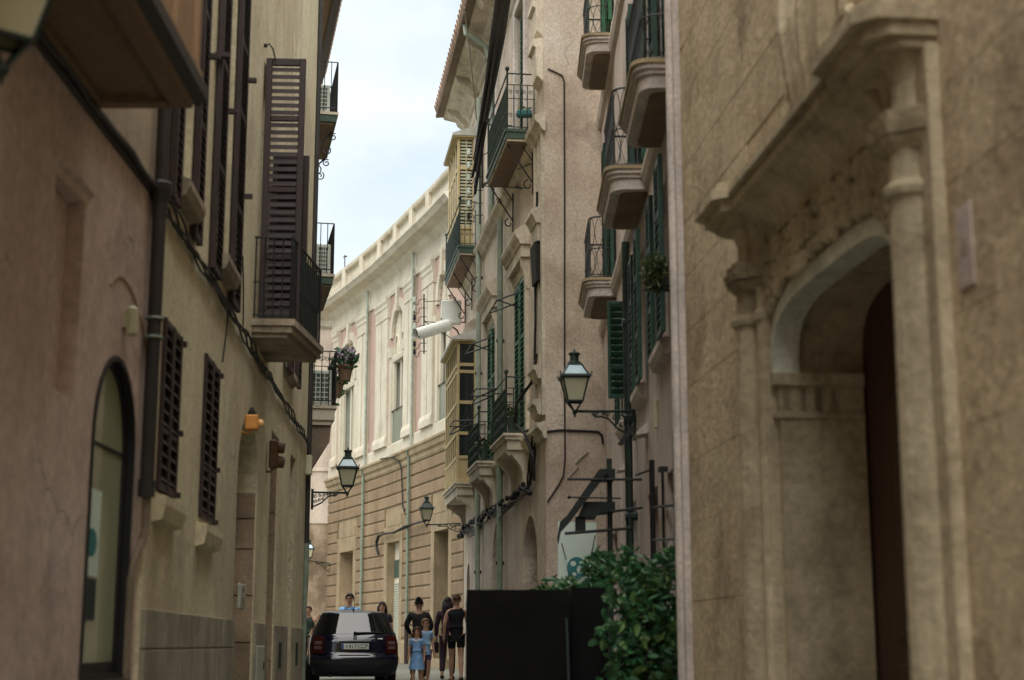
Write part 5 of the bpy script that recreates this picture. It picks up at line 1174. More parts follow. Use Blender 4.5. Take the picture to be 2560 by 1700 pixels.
# ================================================================== overhead cables and insulator racks
def rack(y, u, v0, v1, hooks, label, side=-1, stays=(), pots=True):
    a, b = P(u, v0, y), P(u, v1, y); t = thing('insulator_rack', b, label, 'cable rack')
    m = M(); m.tube([a, b], 0.016, 6, world=True)
    for st in stays: m.tube([P(st[0], st[1], y), st[2]], 0.01, 5, world=True)
    m.build('pole', MATS['rust_iron'], t)
    for (v, pot) in hooks:
        c = P(u, v, y); h = M(); d = side*0.13
        h.tube([c + Vector((0.06, 0, 0)), c, c + Vector((d*0.6, 0, 0)), c + Vector((d*0.85, 0, -0.03)), c + Vector((d*0.9, 0, -0.11)), c + Vector((d*1.25, 0, -0.14)), c + Vector((d*1.65, 0, -0.1)), c + Vector((d*1.65, 0, -0.04))], 0.009, 5, world=True); h.build('hook', MATS['rust_iron'], t)
        q = M(Frame(c.x + d*1.65, c.y, c.z)); q.lathe(0, 0, [(0.03, -0.07), (0.035, -0.03), (0.028, 0.0), (0.032, 0.03), (0.02, 0.05)], 8); q.build('insulator', MATS['porcelain' if pot else 'cable'], t)
wb = lambda s, z: B3.pt(s, 0.02, z)
rack(28.0, 1200, 335, 560, [(378, 1), (412, 1), (442, 1), (476, 1), (508, 1), (538, 0)], 'iron rack of pale insulators beside the yellow bay', stays=[(1205, 390, wb(23.6, 9.9)), (1205, 460, wb(23.8, 9.3)), (1205, 465, wb(24.2, 9.0))])
rack(33.6, 1060, 735, 885, [(748, 1), (770, 1), (792, 0), (814, 1), (858, 0), (878, 0)], 'iron rack of insulators beside the surveillance camera', stays=[(1060, 754, P(1102, 752, 33.6)), (1060, 803, P(1102, 808, 33.6)), (1060, 803, B3.pt(33.8, 0.05, 8.2))])
random.seed(9); cb = M()
for j in range(7):
    dx = -14 + j*5; e = random.uniform(-4, 4)
    pts = [P(1186 + random.uniform(-6, 10), 400 + j*14, 28.0), P(1208 + dx*0.5, 300 + e, 26.4), P(1226 + dx*0.7, 200 + e, 24.6), P(1243 + dx, 90, 22.6), P(1256 + dx, 0, 21.0), P(1285 + dx, -220, 18.2), P(1330 + dx, -520, 15.2)]
    cb.tube(pts, 0.019 if j % 3 else 0.03, 6, world=True)
tag(cb.build('overhead_cables', MATS['cable']), 'thick bunch of black cables dropping past the eaves to the insulator rack', 'cable')
t = M(); t.tube([P(1161, 20, 27), P(1175, 130, 28), P(1192, 300, 30)], 0.012, 5, world=True); tag(t.build('stay_wire', MATS['pale_cable']), 'single pale wire hanging in front of the eaves', 'cable')
t = M(); t.tube([P(1206, 330, 28), P(1206, 470, 28), P(1215, 458, 27.5), P(1290, 468, 25.5), P(1330, 478, 24.4), P(1345, 440, 23.6), P(1352, 455, 23.4), P(1351, 560, 23.2)], 0.02, 6, world=True); tag(t.build('wall_cable', MATS['cable']), 'black cable running from the insulator rack round to the tan house corner', 'cable')
# ================================================================== surveillance camera and steel box on the bay corner
q = thing('surveillance_camera', P(1140, 830, 33.7), 'large white tubular surveillance camera on a bracket', 'camera')
a, b = P(1040, 837, 33.4), P(1122, 812, 33.8); d = (b - a).normalized()
m = M(); m.tube([a + d*0.06, a + d*0.07, b, b + d*0.04], [0.13, 0.135, 0.135, 0.11], 18, world=True); m.build('housing', MATS['white_paint'], q)
m = M(); up0 = Vector((0, 0, 0.14)); sdv = d.cross(Vector((0, 0, 1))).normalized()
ring = [a - d*0.03 + sdv*0.15*math.cos(t_) + Vector((0, 0, 0.15*math.sin(t_))) for t_ in [-0.4 + k*0.3 for k in range(14)]]; ring2 = [p + d*0.75 for p in ring]
m.addw(ring + ring2, [(i, i+1, i+15, i+14) for i in range(13)]); m.build('sun_shield', MATS['white_paint'], q)
m = M(); m.tube([a + d*0.055, a + d*0.058], [0.09, 0.09], 14, world=True); m.build('lens_window', MATS['dark_glass'], q)
m = M(); m.tube([b + d*0.02, P(1143, 826, 33.9), B3.pt(33.9, 0.0, 8.1)], 0.02, 6, world=True); m.build('bracket', MATS['rust_iron'], q)
q = thing('junction_box', P(1125, 810, 33.8), 'white stained steel box above the surveillance camera', 'box')
a = P(1102, 808, 33.75); b = P(1142, 750, 33.75); f = Frame(a.x, a.y, a.z); m = M(f); m.bbox(0, b.x - a.x + 0.1, 0, 0.22, 0, b.z - a.z, 0.015); m.build('case', MATS['white_paint'], q)
m = M(f); m.tube([(b.x - a.x + 0.1, 0.1, 0.05), (b.x - a.x + 0.3, 0.12, 0.02), (b.x-a.x+0.34, 0.2, -0.03)], 0.015, 5); m.tube([(0, 0.0, 0.1), (0.02, -0.01, 0.1)], 0.02, 5); m.build('bracket', MATS['rust_iron'], q)
ant = thing('roof_antenna', P(862, 700, 52), 'thin aerial standing on the palace roof', 'antenna')
m = M(); m.tube([P(862, 720, 52), P(862, 637, 52)], 0.018, 5, world=True); m.build('mast', MATS['rust_iron'], ant)
m = M(); m.tube([P(858, 643, 52), P(868, 640, 52)], 0.025, 5, world=True); m.build('element', MATS['rust_iron'], ant)
# ================================================================== air conditioners and pots on the corner house balconies
def aircon(path, s, o0, o1, z0, z1, label):
    t = thing('air_conditioner', path.pt(s, (o0+o1)/2, z0), label, 'air conditioner', 'air conditioners on the corner house balconies')
    M(path).bbox(s, s + 0.75, o0, o1, z0 + 0.04, z1, 0.015).build('case', MATS['ac_white'], t)
    M(path).box(s - 0.006, s - 0.001, o0 + 0.04, o1 - 0.05, z0 + 0.1, z1 - 0.06).build('fan_opening', MATS['ac_grille'], t)
    g = M(path); n = 6
    for i in range(n + 1): zz = z0 + 0.1 + (z1 - z0 - 0.16)*i/n; g.box(s - 0.022, s - 0.008, o0 + 0.03, o1 - 0.04, zz - 0.008, zz + 0.008)
    for i in range(5): oo_ = o0 + 0.04 + (o1 - o0 - 0.09)*i/4; g.box(s - 0.02, s - 0.01, oo_ - 0.006, oo_ + 0.006, z0 + 0.09, z1 - 0.05)
    g.build('guard_grille', MATS['ac_white'], t); 
    for x in (s + 0.05, s + 0.6): M(path).box(x, x + 0.08, o0, o1, z0, z0 + 0.045).build('foot', MATS['iron'], t)
aircon(L3, 26.25, 0.14, 0.42, 11.0, 11.6, 'air conditioner on the highest balcony of the corner house, under the eaves')
aircon(L3, 26.25, 0.24, 0.5, 8.0, 8.6, 'air conditioner on the middle balcony of the corner house')
aircon(L3, 25.3, 0.12, 0.5, 5.5, 6.15, 'air conditioner on the lowest balcony, beside the flower pots')
def leafmat(name, cols, trans=0.25):
    m, t, b, N, L = nodes(name); g = N('ShaderNodeNewGeometry'); r = N('ShaderNodeValToRGB'); e = r.color_ramp.elements
    e[0].color = c4(cols[0]); e[1].color = c4(cols[-1])
    for i, c in enumerate(cols[1:-1]): x = e.new((i+1)/(len(cols)-1)); x.color = c4(c)
    L(g.outputs['Random Per Island'], r.inputs[0]); L(r.outputs[0], b.inputs['Base Color']); b.inputs['Roughness'].default_value = 0.38; b.inputs['Specular IOR Level'].default_value = 0.5
    tr = N('ShaderNodeBsdfTranslucent'); L(r.outputs[0], tr.inputs['Color']); mx_ = N('ShaderNodeMixShader'); mx_.inputs[0].default_value = trans
    L(b.outputs[0], mx_.inputs[1]); L(tr.outputs[0], mx_.inputs[2]); L(mx_.outputs[0], t.nodes['Material Output'].inputs['Surface']); return m
leafmat('leaf_dark', [(0.015, 0.06, 0.02), (0.03, 0.11, 0.04), (0.05, 0.17, 0.07), (0.08, 0.21, 0.09), (0.15, 0.24, 0.06)], 0.35)
leafmat('leaf_olive', [(0.03, 0.055, 0.02), (0.06, 0.10, 0.03), (0.12, 0.14, 0.05)])
leafmat('flower', [(0.35, 0.26, 0.40), (0.5, 0.42, 0.52), (0.25, 0.17, 0.3)])
leafmat('ivy', [(0.012, 0.035, 0.02), (0.025, 0.06, 0.035), (0.05, 0.10, 0.05)])
def foliage(m, pts, size, slim=0.42, droop=0.3):
    for p in pts:
        L_ = size*random.uniform(0.55, 1.45); d = Vector((random.gauss(0, 1), random.gauss(0, 1), random.gauss(0.1, 0.7) - droop)).normalized(); w = d.cross(Vector((random.gauss(0, 1), random.gauss(0, 1), random.gauss(0, 1)))).normalized()*L_*slim*0.5; n = d.cross(w).normalized()*L_*0.12
        k = len(m.v); p = Vector(p)
        m.v += [p, p + d*L_*0.35 + w, p + d*L_*0.75 + w*0.75 - n*0.5, p + d*L_ - n, p + d*L_*0.75 - w*0.75 - n*0.5, p + d*L_*0.35 - w, p + d*L_*0.5 - n*0.9]
        m.f += [(k, k+1, k+6), (k+1, k+2, k+6), (k+2, k+3, k+6), (k+3, k+4, k+6), (k+4, k+5, k+6), (k+5, k, k+6)]
def cloud(c, r, n, shell=0.5):
    out = []
    while len(out) < n:
        v = Vector((random.uniform(-1, 1), random.uniform(-1, 1), random.uniform(-1, 1)))
        if v.length < 1 and v.length > random.random()*shell: out.append(Vector((c[0] + v.x*r[0], c[1] + v.y*r[1], c[2] + v.z*r[2])))
    return out
random.seed(31)
for i, s in enumerate((25.3, 27.0, 28.7, 30.2)):
    p = L3.pt(s, 0.72, 6.0); t = thing('flower_pot', p, ['pot of mauve blooms hung at the near corner of the lowest balcony', 'second hanging flower pot along the lowest balcony rail', 'third hanging flower pot along the lowest balcony rail', 'last hanging flower pot at the far end of the lowest balcony rail'][i], 'flower pot', 'pots hung along the lowest balcony')
    m = M(Frame(*p)); m.lathe(0, 0, [(0.09, -0.02), (0.13, 0.2), (0.145, 0.2), (0.145, 0.25), (0.12, 0.25)], 12); m.build('pot', MATS['bay_soffit'], t)
    m = M(); foliage(m, cloud((p.x, p.y, p.z + 0.33), (0.24, 0.24, 0.16), 130), 0.09, 0.6); m.build('leaves', MATS['leaf_dark'], t, fix=False, kind='stuff')
    m = M(); foliage(m, cloud((p.x, p.y, p.z + 0.42), (0.22, 0.22, 0.15), 220 if i == 0 else 60), 0.05, 0.9); m.build('blooms', MATS['flower'], t, fix=False, kind='stuff')
# plants on the other balconies
def vine(path, s0, s1, o, z0, z1, n, label):
    m = M(); pts = [path.pt(random.uniform(s0, s1), o + random.gauss(0, 0.035), random.uniform(z0, z1)) for _ in range(n)]; foliage(m, pts, 0.09, 0.7)
    p = path.pt((s0+s1)/2, o, z0); t = thing('balcony_creeper', p, label, 'creeper'); m.build('leaves', MATS['ivy'], t, fix=False, kind='stuff')
    st = M(path)
    for i in range(6): x = s0 + (s1-s0)*(i+0.5)/6; st.tube([(x, o - 0.03, z0 - 0.02), (x + 0.1, o - 0.02, (z0+z1)/2), (x - 0.05, o - 0.02, z1)], 0.008, 4)
    st.build('stem', MATS['rust_iron'], t)
p = P(1310, 285, 23.9); t = thing('flower_pot', p, 'teal glazed trough hung on the upper iron balcony', 'flower pot'); m = M(Frame(p.x, p.y, p.z)); m.bbox(-0.12, 0.12, -0.08, 0.08, -0.05, 0.05, 0.02); m.build('trough', MATS['sign_teal'], t); m = M(); foliage(m, cloud((p.x, p.y, p.z + 0.06), (0.13, 0.08, 0.05), 40), 0.06); m.build('leaves', MATS['leaf_dark'], t, fix=False, kind='stuff')
p = P(1640, 690, 12.9); t = thing('window_plant', p, 'bushy plant in a box on the rose house window shutter', 'plant'); m = M(Frame(p.x, p.y, p.z)); m.bbox(-0.06, 0.16, -0.1, 0.1, -0.12, -0.02, 0.01); m.build('box', MATS['iron'], t)
m = M(); foliage(m, cloud((p.x - 0.0, p.y - 0.05, p.z + 0.02), (0.13, 0.14, 0.17), 420), 0.06, 0.35); m.build('leaves', MATS['leaf_olive'], t, fix=False, kind='stuff')
for (s, z) in ((25.0 - 0.55, 5.1), (28.8 - 0.5, 5.1)):
    p = B3.pt(s, 0.25, z); t = thing('flower_pot', p, 'green leafy pot on the nearer stone balcony' if s < 26 else 'green leafy pot on the farther stone balcony', 'flower pot'); m = M(Frame(*p)); m.lathe(0, 0, [(0.06, -0.17), (0.09, 0.05), (0.1, 0.08)], 10); m.build('pot', MATS['green_board'], t); m = M(); foliage(m, cloud((p.x, p.y, p.z + 0.18), (0.14, 0.14, 0.12), 90), 0.08); m.build('leaves', MATS['leaf_olive'], t, fix=False, kind='stuff')
# ================================================================== terrace ironwork, sign, covered stand and shrubs at lower right
aw = thing('folded_awning', B2.pt(16.3, 0, 3.0), 'folded dark awning with projecting iron arms on the rose house', 'awning')
AY = 16.3
def pbar(u0, v0, u1, v1, r, y0=AY, y1=None, mat='iron', name='arm', parent=None):
    m = M(); m.tube([P(u0, v0, y0), P(u1, v1, y1 or y0)], r, 6, world=True); return m.build(name, MATS[mat], parent or aw)
def pquad(pts, y, th, mat, name, parent):
    m = M(); A = [P(u, v, y) for u, v in pts]; B = [p + Vector((0, th, 0)) for p in A]; n = len(A); m.addw(A + B, [tuple(range(n))[::-1], tuple(range(n, 2*n))] + [(i, (i+1) % n, (i+1) % n + n, i + n) for i in range(n)]); return m.build(name, MATS[mat], parent)
pquad([(1497, 1174), (1520, 1180), (1425, 1305), (1402, 1330), (1396, 1362), (1393, 1345), (1400, 1305), (1418, 1288)], AY, 0.05, 'awning_grey', 'canvas_roll', aw)
pquad([(1500, 1172), (1538, 1172), (1538, 1197), (1500, 1197)], AY + 0.06, 0.4, 'awning_grey', 'valance', aw)
pquad([(1462, 1254), (1538, 1254), (1538, 1277), (1498, 1281), (1490, 1293), (1445, 1291)], AY + 0.06, 0.4, 'awning_grey', 'valance', aw)
pquad([(1438, 1292), (1464, 1292), (1464, 1330), (1438, 1330)], AY + 0.1, 0.02, 'awning_grey', 'valance', aw)
pbar(1418, 1198, 1622, 1199, 0.014); pbar(1422, 1243, 1552, 1246, 0.009); pbar(1412, 1334, 1575, 1321, 0.016); pbar(1528, 1279, 1625, 1267, 0.014)
m = M(); m.ball(tuple(P(1575, 1321, AY)), 0.03, 8, 6); m.ball(tuple(P(1423, 1243, AY)), 0.02, 8, 6); m.build('knob', MATS['iron'], aw)
pquad([(1577, 1062), (1586, 1072), (1556, 1112), (1545, 1108)], AY, 0.12, 'iron', 'canvas_roll', aw)
tp = thing('terrace_posts', Vector((1.0, 16.6, gz(16.6))), 'dark green iron posts standing behind the shrubs', 'posts')
for (u, v0, y, r, mt) in ((1523, 1147, 16.6, 0.03, 'green_iron'), (1629, 1150, 14.6, 0.028, 'black_frame'), (1656, 1180, 13.9, 0.014, 'black_frame'), (1694, 1075, 12.9, 0.05, 'green_iron')):
    a = P(u, v0, y); m = M(); m.tube([a, Vector((a.x, a.y, gz(y)))], r, 8, world=True); m.build('post', MATS[mt], tp)
pbar(1635, 1268, 1692, 1262, 0.013, 14.5, 13.0, parent=tp, name='crossbar'); pbar(1634, 1350, 1712, 1347, 0.01, 14.0, 12.6, parent=tp, name='crossbar', mat='green_iron')
pquad([(1646, 1166), (1700, 1164), (1700, 1176), (1646, 1180)], 13.6, 0.05, 'iron', 'crossbar', tp); pbar(1590, 1188, 1625, 1175, 0.012, 15, 14.6, parent=tp, name='crossbar')
sg = thing('hanging_sign', P(1442, 1460, 17.6), 'pale hanging sign with a teal globe emblem, half behind the shrubs', 'sign')
pquad([(1395, 1304), (1491, 1306), (1491, 1465), (1395, 1465)], 17.6, 0.03, 'sign_white', 'board', sg)
c = P(1442, 1420, 17.59); m = M(); A = [c + Vector((0.115*math.cos(t_), 0, 0.125*math.sin(t_))) for t_ in [k*math.pi/12 for k in range(24)]]; m.addw(A + [p + Vector((0, -0.006, 0)) for p in A], [tuple(range(24)), tuple(range(24, 48))[::-1]] + [(i, (i+1) % 24, (i+1) % 24 + 24, i + 24) for i in range(24)]); em = m.build('globe_emblem', MATS['sign_teal'], sg)
m = M()
for (dx, dz, rx, rz) in ((-0.04, 0.05, 0.035, 0.03), (0.03, -0.02, 0.03, 0.045), (-0.03, -0.07, 0.025, 0.02), (0.05, 0.06, 0.02, 0.015)):
    A = [c + Vector((dx + rx*math.cos(t_), -0.0075, dz + rz*math.sin(t_))) for t_ in [k*math.pi/5 for k in range(10)]]; m.addw(A, [tuple(range(10))])
m.build('globe_land', MATS['sign_white'], em)
for (u0, v0, u1, v1) in ((1404, 1358, 1416, 1400), (1488, 1338, 1476, 1400)): pbar(u0, v0, u1, v1, 0.006, 17.5, mat='rust_iron', name='hanger', parent=sg)
bk = thing('covered_stand', Vector((0.2, 13.2, gz(13.2))), 'tall stand under a matt black cloth cover on the street', 'covered stand')
def cloth_box(u0, u1, v, y, d, nm):
    a, b = P(u0, v, y), P(u1, v, y); m = M(Frame(a.x, y, 0)); w = b.x - a.x; nx, nz = 14, 14; z0, z1 = gz(y) + 0.03, a.z
    random.seed(int(u0)); pts = []; fs = []
    per = [(w*i/nx, 0) for i in range(nx)] + [(w, d*i/6) for i in range(6)] + [(w - w*i/nx, d) for i in range(nx)] + [(0, d - d*i/6) for i in range(6)]
    k = len(per)
    for j in range(nz + 1):
        f = j/nz
        for i, (x, yy) in enumerate(per):
            q = 0.012*math.sin(i*1.9 + 0.8*math.sin(f*5))*(1 - f); cx, cy = x - w/2, yy - d/2; g = 1 + q - (0.02 if j == nz else 0)
            pts.append((w/2 + cx*g, d/2 + cy*g, z0 + (z1 - z0)*f - (0.0 if j < nz else -0.006)))
    for j in range(nz):
        for i in range(k): fs.append((j*k + i, j*k + (i+1) % k, (j+1)*k + (i+1) % k, (j+1)*k + i))
    fs.append(tuple(nz*k + i for i in range(k))); m.add(pts, fs); return m.build(nm, MATS['black_matt'], bk)
cloth_box(1165, 1425, 1476, 13.0, 0.6, 'cover'); cloth_box(1428, 1520, 1470, 13.25, 0.55, 'side_cover')
pbar(1416, 1545, 1422, 1700, 0.012, 12.96, mat='sign_dark', name='lit_cover_seam', parent=bk)  # seam coloured paler than the cover, the edge's light painted in
def shrub(c, r, n, size, slim, mat, label, potr, ptop, extra=(), stems=9):
    t = thing('potted_shrub', Vector((c[0], c[1], gz(c[1]))), label, 'shrub'); m = M(); foliage(m, cloud(c, r, n, 0.85), size, slim)
    for (cc_, rr2, nn) in extra: foliage(m, cloud(cc_, rr2, nn, 0.5), size, slim)
    m.build('foliage', MATS[mat], t, fix=False, kind='stuff')
    st = M()
    for i in range(stems):
        e = cloud(c, r, 1)[0] if i % 2 or not extra else cloud(extra[i % len(extra)][0], extra[i % len(extra)][1], 1)[0]
        b_ = Vector((c[0], c[1], ptop)); st.tube([b_, b_*0.5 + e*0.5 + Vector((random.uniform(-0.05, 0.05), 0, 0.08)), e], [0.014, 0.01, 0.004], 5, world=True)
    st.build('stem', MATS['rust_iron'], t)
    pz = gz(c[1]); m = M(Frame(c[0], c[1], pz)); h = ptop - pz; m.lathe(0, 0, [(potr*0.75, 0), (potr*0.98, h*0.85), (potr*1.08, h*0.87), (potr*1.08, h), (potr*0.95, h), (potr*0.9, h*0.96)], 18); m.build('pot', MATS['terracotta'], t, smooth=False)
random.seed(77)
shrub((1.08, 12.45, 1.6), (0.27, 0.4, 0.55), 900, 0.085, 0.5, 'leaf_dark', 'dense glossy shrub in a terracotta pot against the stone house corner', 0.2, 1.3, extra=[((1.14, 12.75, 1.5), (0.26, 0.2, 0.6), 900), ((1.14, 12.5, 2.12), (0.25, 0.26, 0.16), 190), ((0.9, 12.6, 1.98), (0.18, 0.25, 0.18), 120), ((0.78, 12.5, 1.68), (0.12, 0.2, 0.1), 50), ((0.95, 12.4, 2.22), (0.2, 0.2, 0.14), 90), ((0.82, 12.5, 1.35), (0.12, 0.2, 0.12), 40), ((1.25, 12.5, 2.3), (0.1, 0.2, 0.1), 40)])
shrub((0.66, 14.8, 2.02), (0.24, 0.25, 0.2), 260, 0.1, 0.3, 'leaf_dark', 'loose long-leaved shrub rising behind the black cover', 0.16, 1.2, extra=[((0.42, 14.8, 2.14), (0.24, 0.15, 0.09), 80), ((0.84, 14.7, 2.28), (0.16, 0.2, 0.2), 330)])
# ================================================================== car
mt, t_, b_, N_, L_ = nodes('car_paint'); b_.inputs['Base Color'].default_value = (0.002, 0.0045, 0.016, 1); b_.inputs['Roughness'].default_value = 0.15; b_.inputs['Coat Weight'].default_value = 0.2; b_.inputs['Coat Roughness'].default_value = 0.06; b_.inputs['Metallic'].default_value = 0.0
g_ = N_('ShaderNodeNewGeometry'); n_ = N_('ShaderNodeTexNoise', Scale=5.0, Detail=5.0); L_(g_.outputs['Position'], n_.inputs['Vector']); r_ = N_('ShaderNodeMapRange'); r_.inputs['To Min'].default_value = 0.05; r_.inputs['To Max'].default_value = 0.12; L_(n_.outputs['Fac'], r_.inputs['Value']); L_(r_.outputs[0], b_.inputs['Roughness'])
glass('car_glass', (0.006, 0.008, 0.008), 0.03); paint('tyre', (0.012, 0.012, 0.012), 0.85, 0.2); paint('rim', (0.16, 0.16, 0.17), 0.35, 0.1, metal=0.8); paint('bumper', (0.008, 0.009, 0.012), 0.5, 0.2)
paint('tail_red', (0.045, 0.004, 0.004), 0.2, 0.2); paint('tail_clear', (0.16, 0.10, 0.085), 0.2, 0.1); paint('plate_white', (0.72, 0.75, 0.66), 0.4, 0.04); paint('plate_black', (0.02, 0.02, 0.02), 0.5, 0.1); paint('plate_blue', (0.03, 0.10, 0.35), 0.4, 0.1); paint('chrome', (0.6, 0.6, 0.6), 0.2, 0.1, metal=1.0)
CA = math.radians(9.5); CARX, CARY = -2.93, 29.0
CF_ = Frame(CARX, CARY, gz(CARY), CA)
car = thing('parked_car', CF_.pt(0, 2, 0), 'dark navy hatchback seen from behind, number plate 1417 CCP', 'car')
PR = [(0.10, 0.24), (0.03, 0.30), (0.0, 0.42), (0.0, 0.55), (0.02, 0.585), (0.07, 0.595), (0.085, 0.66), (0.075, 0.80), (0.10, 0.92), (0.15, 0.97), (0.17, 0.985), (0.46, 1.375), (0.50, 1.40), (0.62, 1.425), (1.2, 1.45), (1.9, 1.44), (2.3, 1.38), (3.0, 1.0), (3.3, 0.93), (3.75, 0.80), (3.92, 0.65), (3.95, 0.45), (3.85, 0.24)]
def cw(z, o):
    pts = [(0.2, 0.76), (0.4, 0.815), (0.6, 0.823), (0.8, 0.815), (0.97, 0.775), (1.2, 0.69), (1.38, 0.60), (1.46, 0.55)]
    for (a, wa), (b, wb_) in zip(pts, pts[1:]):
        if a <= z <= b: w = wa + (wb_ - wa)*(z - a)/(b - a); break
    else: w = pts[0][1] if z < 0.2 else 0.55
    return w*(1 - max(0, (o - 3.2))*0.12)
def shell(u, k):
    """u in -1..1 across the car, k row of the side profile"""
    o, z = PR[k]; w = cw(z, o); rnd_ = 0.13*abs(u)**5 if o < 1 else (-0.16*abs(u)**4 if o > 3 else 0)
    return (u*w, o + rnd_, z - (0.03*abs(u)**4 if 0.6 < o < 2.2 else 0))
NU = 16; m = M(CF_); pts = []; fs = []
for k in range(len(PR)):
    pts += [shell(-1 + 2*i/NU, k) for i in range(NU + 1)]
for k in range(len(PR) - 1):
    for i in range(NU): a = k*(NU+1) + i; fs.append((a, a + 1, a + NU + 2, a + NU + 1))
for i in (0, NU):
    ring = [k*(NU+1) + i for k in range(len(PR))]; P2 = [Vector((pts[q][1], pts[q][2], 0)) for q in ring]
    fs += [tuple(ring[j] for j in t) for t in tessellate_polygon([P2])]
k = len(pts); fs.append(tuple([0, NU, (len(PR)-1)*(NU+1) + NU, (len(PR)-1)*(NU+1)]))
m.add(pts, fs); body = m.build('body', MATS['car_paint'], car, smooth=False)
for p_ in body.data.polygons: p_.use_smooth = True
def patch(rows, u0, u1, off, mat, name, parent, nu=10, zlim=None):
    """skin of the body between two heights, lifted off it by off"""
    m = M(CF_); pts = []; n = 0
    def at(zz, u):
        for k in range(len(PR) - 1):
            if PR[k][1] <= zz <= PR[k+1][1] and PR[k][0] < 1.0:
                f = (zz - PR[k][1])/max(1e-6, PR[k+1][1] - PR[k][1]); a, b = shell(u, k), shell(u, k+1); return [a[i] + (b[i]-a[i])*f for i in range(3)]
    for zz, (ua, ub) in rows:
        for i in range(nu + 1):
            u = ua + (ub - ua)*i/nu; q = at(zz, u); pts.append((q[0], q[1] - off, q[2] + off*0.25))
    R_ = len(rows); fs = [(r*(nu+1) + i, r*(nu+1) + i + 1, (r+1)*(nu+1) + i + 1, (r+1)*(nu+1) + i) for r in range(R_-1) for i in range(nu)]
    m.add(pts, fs); return m.build(name, MATS[mat], parent, smooth=True)
patch([(z, (-0.94, 0.94)) for z in (0.985, 1.05, 1.15, 1.25, 1.33, 1.37)], 0, 0, 0.006, 'car_glass', 'rear_window', car, 14)
for sg_ in (-1, 1):
    tlp = patch([(z, (sg_*(0.99 if z < 0.9 else 0.985), sg_*(0.70 + 0.06*(z - 0.62)))) for z in (0.62, 0.7, 0.78, 0.86, 0.94)], 0, 0, 0.012, 'tail_red', 'tail_light', car, 6)
    for z0, z1 in ((0.70, 0.76), (0.79, 0.85)): patch([(z0, (sg_*0.93, sg_*0.76)), (z1, (sg_*0.93, sg_*0.77))], 0, 0, 0.02, 'tail_clear', 'lamp_lens', tlp, 5)
patch([(z, (-0.999, 0.999)) for z in (0.42, 0.47, 0.515)], 0, 0, 0.012, 'bumper', 'bumper_strip', car, 14)
cbox_late = True
def cbox(s0, s1, o0, o1, z0, z1, mat, name, parent, b=0.006): return M(CF_).bbox(s0, s1, o0, o1, z0, z1, b).build(name, MATS[mat], parent)
pl = cbox(-0.26, 0.26, 0.055, 0.068, 0.70, 0.81, 'plate_white', 'number_plate', car); cbox(-0.27, 0.27, 0.06, 0.075, 0.69, 0.82, 'plate_black', 'plate_holder', car)
cbox(-0.256, -0.215, 0.052, 0.056, 0.704, 0.806, 'plate_blue', 'country_band', pl, 0.001)
for PT, sx in zip('1417CCP', (-0.165, -0.11, -0.055, 0.0, 0.075, 0.14, 0.2)):
    fc = bpy.data.curves.new('plate_text', 'FONT'); fc.body = PT; fc.size = 0.105; fc.align_x = 'CENTER'; fc.align_y = 'CENTER'; fc.extrude = 0.001
    ft = bpy.data.objects.new('plate_text', fc); COL.objects.link(ft); fc.materials.append(MATS['plate_black'])
    bpy.context.view_layer.update(); me = bpy.data.meshes.new_from_object(ft.evaluated_get(bpy.context.evaluated_depsgraph_get())); bpy.data.objects.remove(ft)
    to = bpy.data.objects.new('character', me); COL.objects.link(to); to.parent = pl; to.rotation_euler = (math.pi/2, 0, CA); to.location = CF_.pt(sx + 0.01, 0.052, 0.755) - wpos(pl)
lt = cbox(-0.3, 0.3, 0.06, 0.085, 0.835, 0.86, 'car_paint', 'plate_light_bar', car)
m = M(CF_); m.tube([(0, 0.075, 0.925), (0, 0.09, 0.925)], 0.038, 16); m.build('badge', MATS['chrome'], car)
cbox(0.42, 0.52, 0.072, 0.08, 0.875, 0.905, 'chrome', 'model_badge', car, 0.003)
m = M(CF_); m.tube([(0.0, 0.15, 1.0), (0.2, 0.165, 1.01), (0.5, 0.18, 1.012)], [0.02, 0.014, 0.01], 6); m.ball((0.0, 0.14, 1.0), 0.032, 8, 6); m.build('wiper', MATS['bumper'], car)
m = M(CF_); m.tube([(0.0, 0.75, 1.43), (0.0, 0.7, 1.46)], [0.025, 0.014], 6); m.tube([(0.0, 0.7, 1.46), (0.02, 0.5, 1.82)], [0.007, 0.003], 5); m.build('antenna', MATS['bumper'], car)
for sg_ in (-1, 1):
    m = M(CF_); zz = 0.98
    prof = [(0.62, 0.98), (2.75, 0.98), (2.25, 1.34), (0.72, 1.36)]
    m.add([(sg_*(cw(z, 1) + 0.008), o, z) for o, z in prof], [(0, 1, 2, 3)]); m.build('side_window', MATS['car_glass'], car)
    m = M(CF_); m.ball((sg_*0.9, 2.55, 0.98), 0.09, 8, 6, (1, 0.7, 0.75)); m.tube([(sg_*0.76, 2.55, 0.95), (sg_*0.86, 2.55, 0.97)], 0.02, 5); m.build('door_mirror', MATS['car_paint'], car, smooth=True)
    for ow in (0.72, 3.18):
        m = M(CF_); c = (sg_*0.72, ow, 0.29); ring = []
        for (dx, r) in ((-0.085, 0.2), (-0.09, 0.27), (-0.06, 0.292), (0.06, 0.292), (0.09, 0.27), (0.085, 0.2)): ring.append([(c[0] + dx, ow + r*math.cos(a), 0.29 + r*math.sin(a)) for a in [2*math.pi*i/24 for i in range(24)]])
        q = [p for r in ring for p in r]; m.add(q, [(r*24 + i, r*24 + (i+1) % 24, (r+1)*24 + (i+1) % 24, (r+1)*24 + i) for r in range(5) for i in range(24)]); wh = m.build('tyre', MATS['tyre'], car, smooth=True)
        m = M(CF_); m.tube([(c[0] - 0.07, ow, 0.29), (c[0] + 0.07, ow, 0.29)], 0.2, 18); m.build('rim', MATS['rim'], wh)
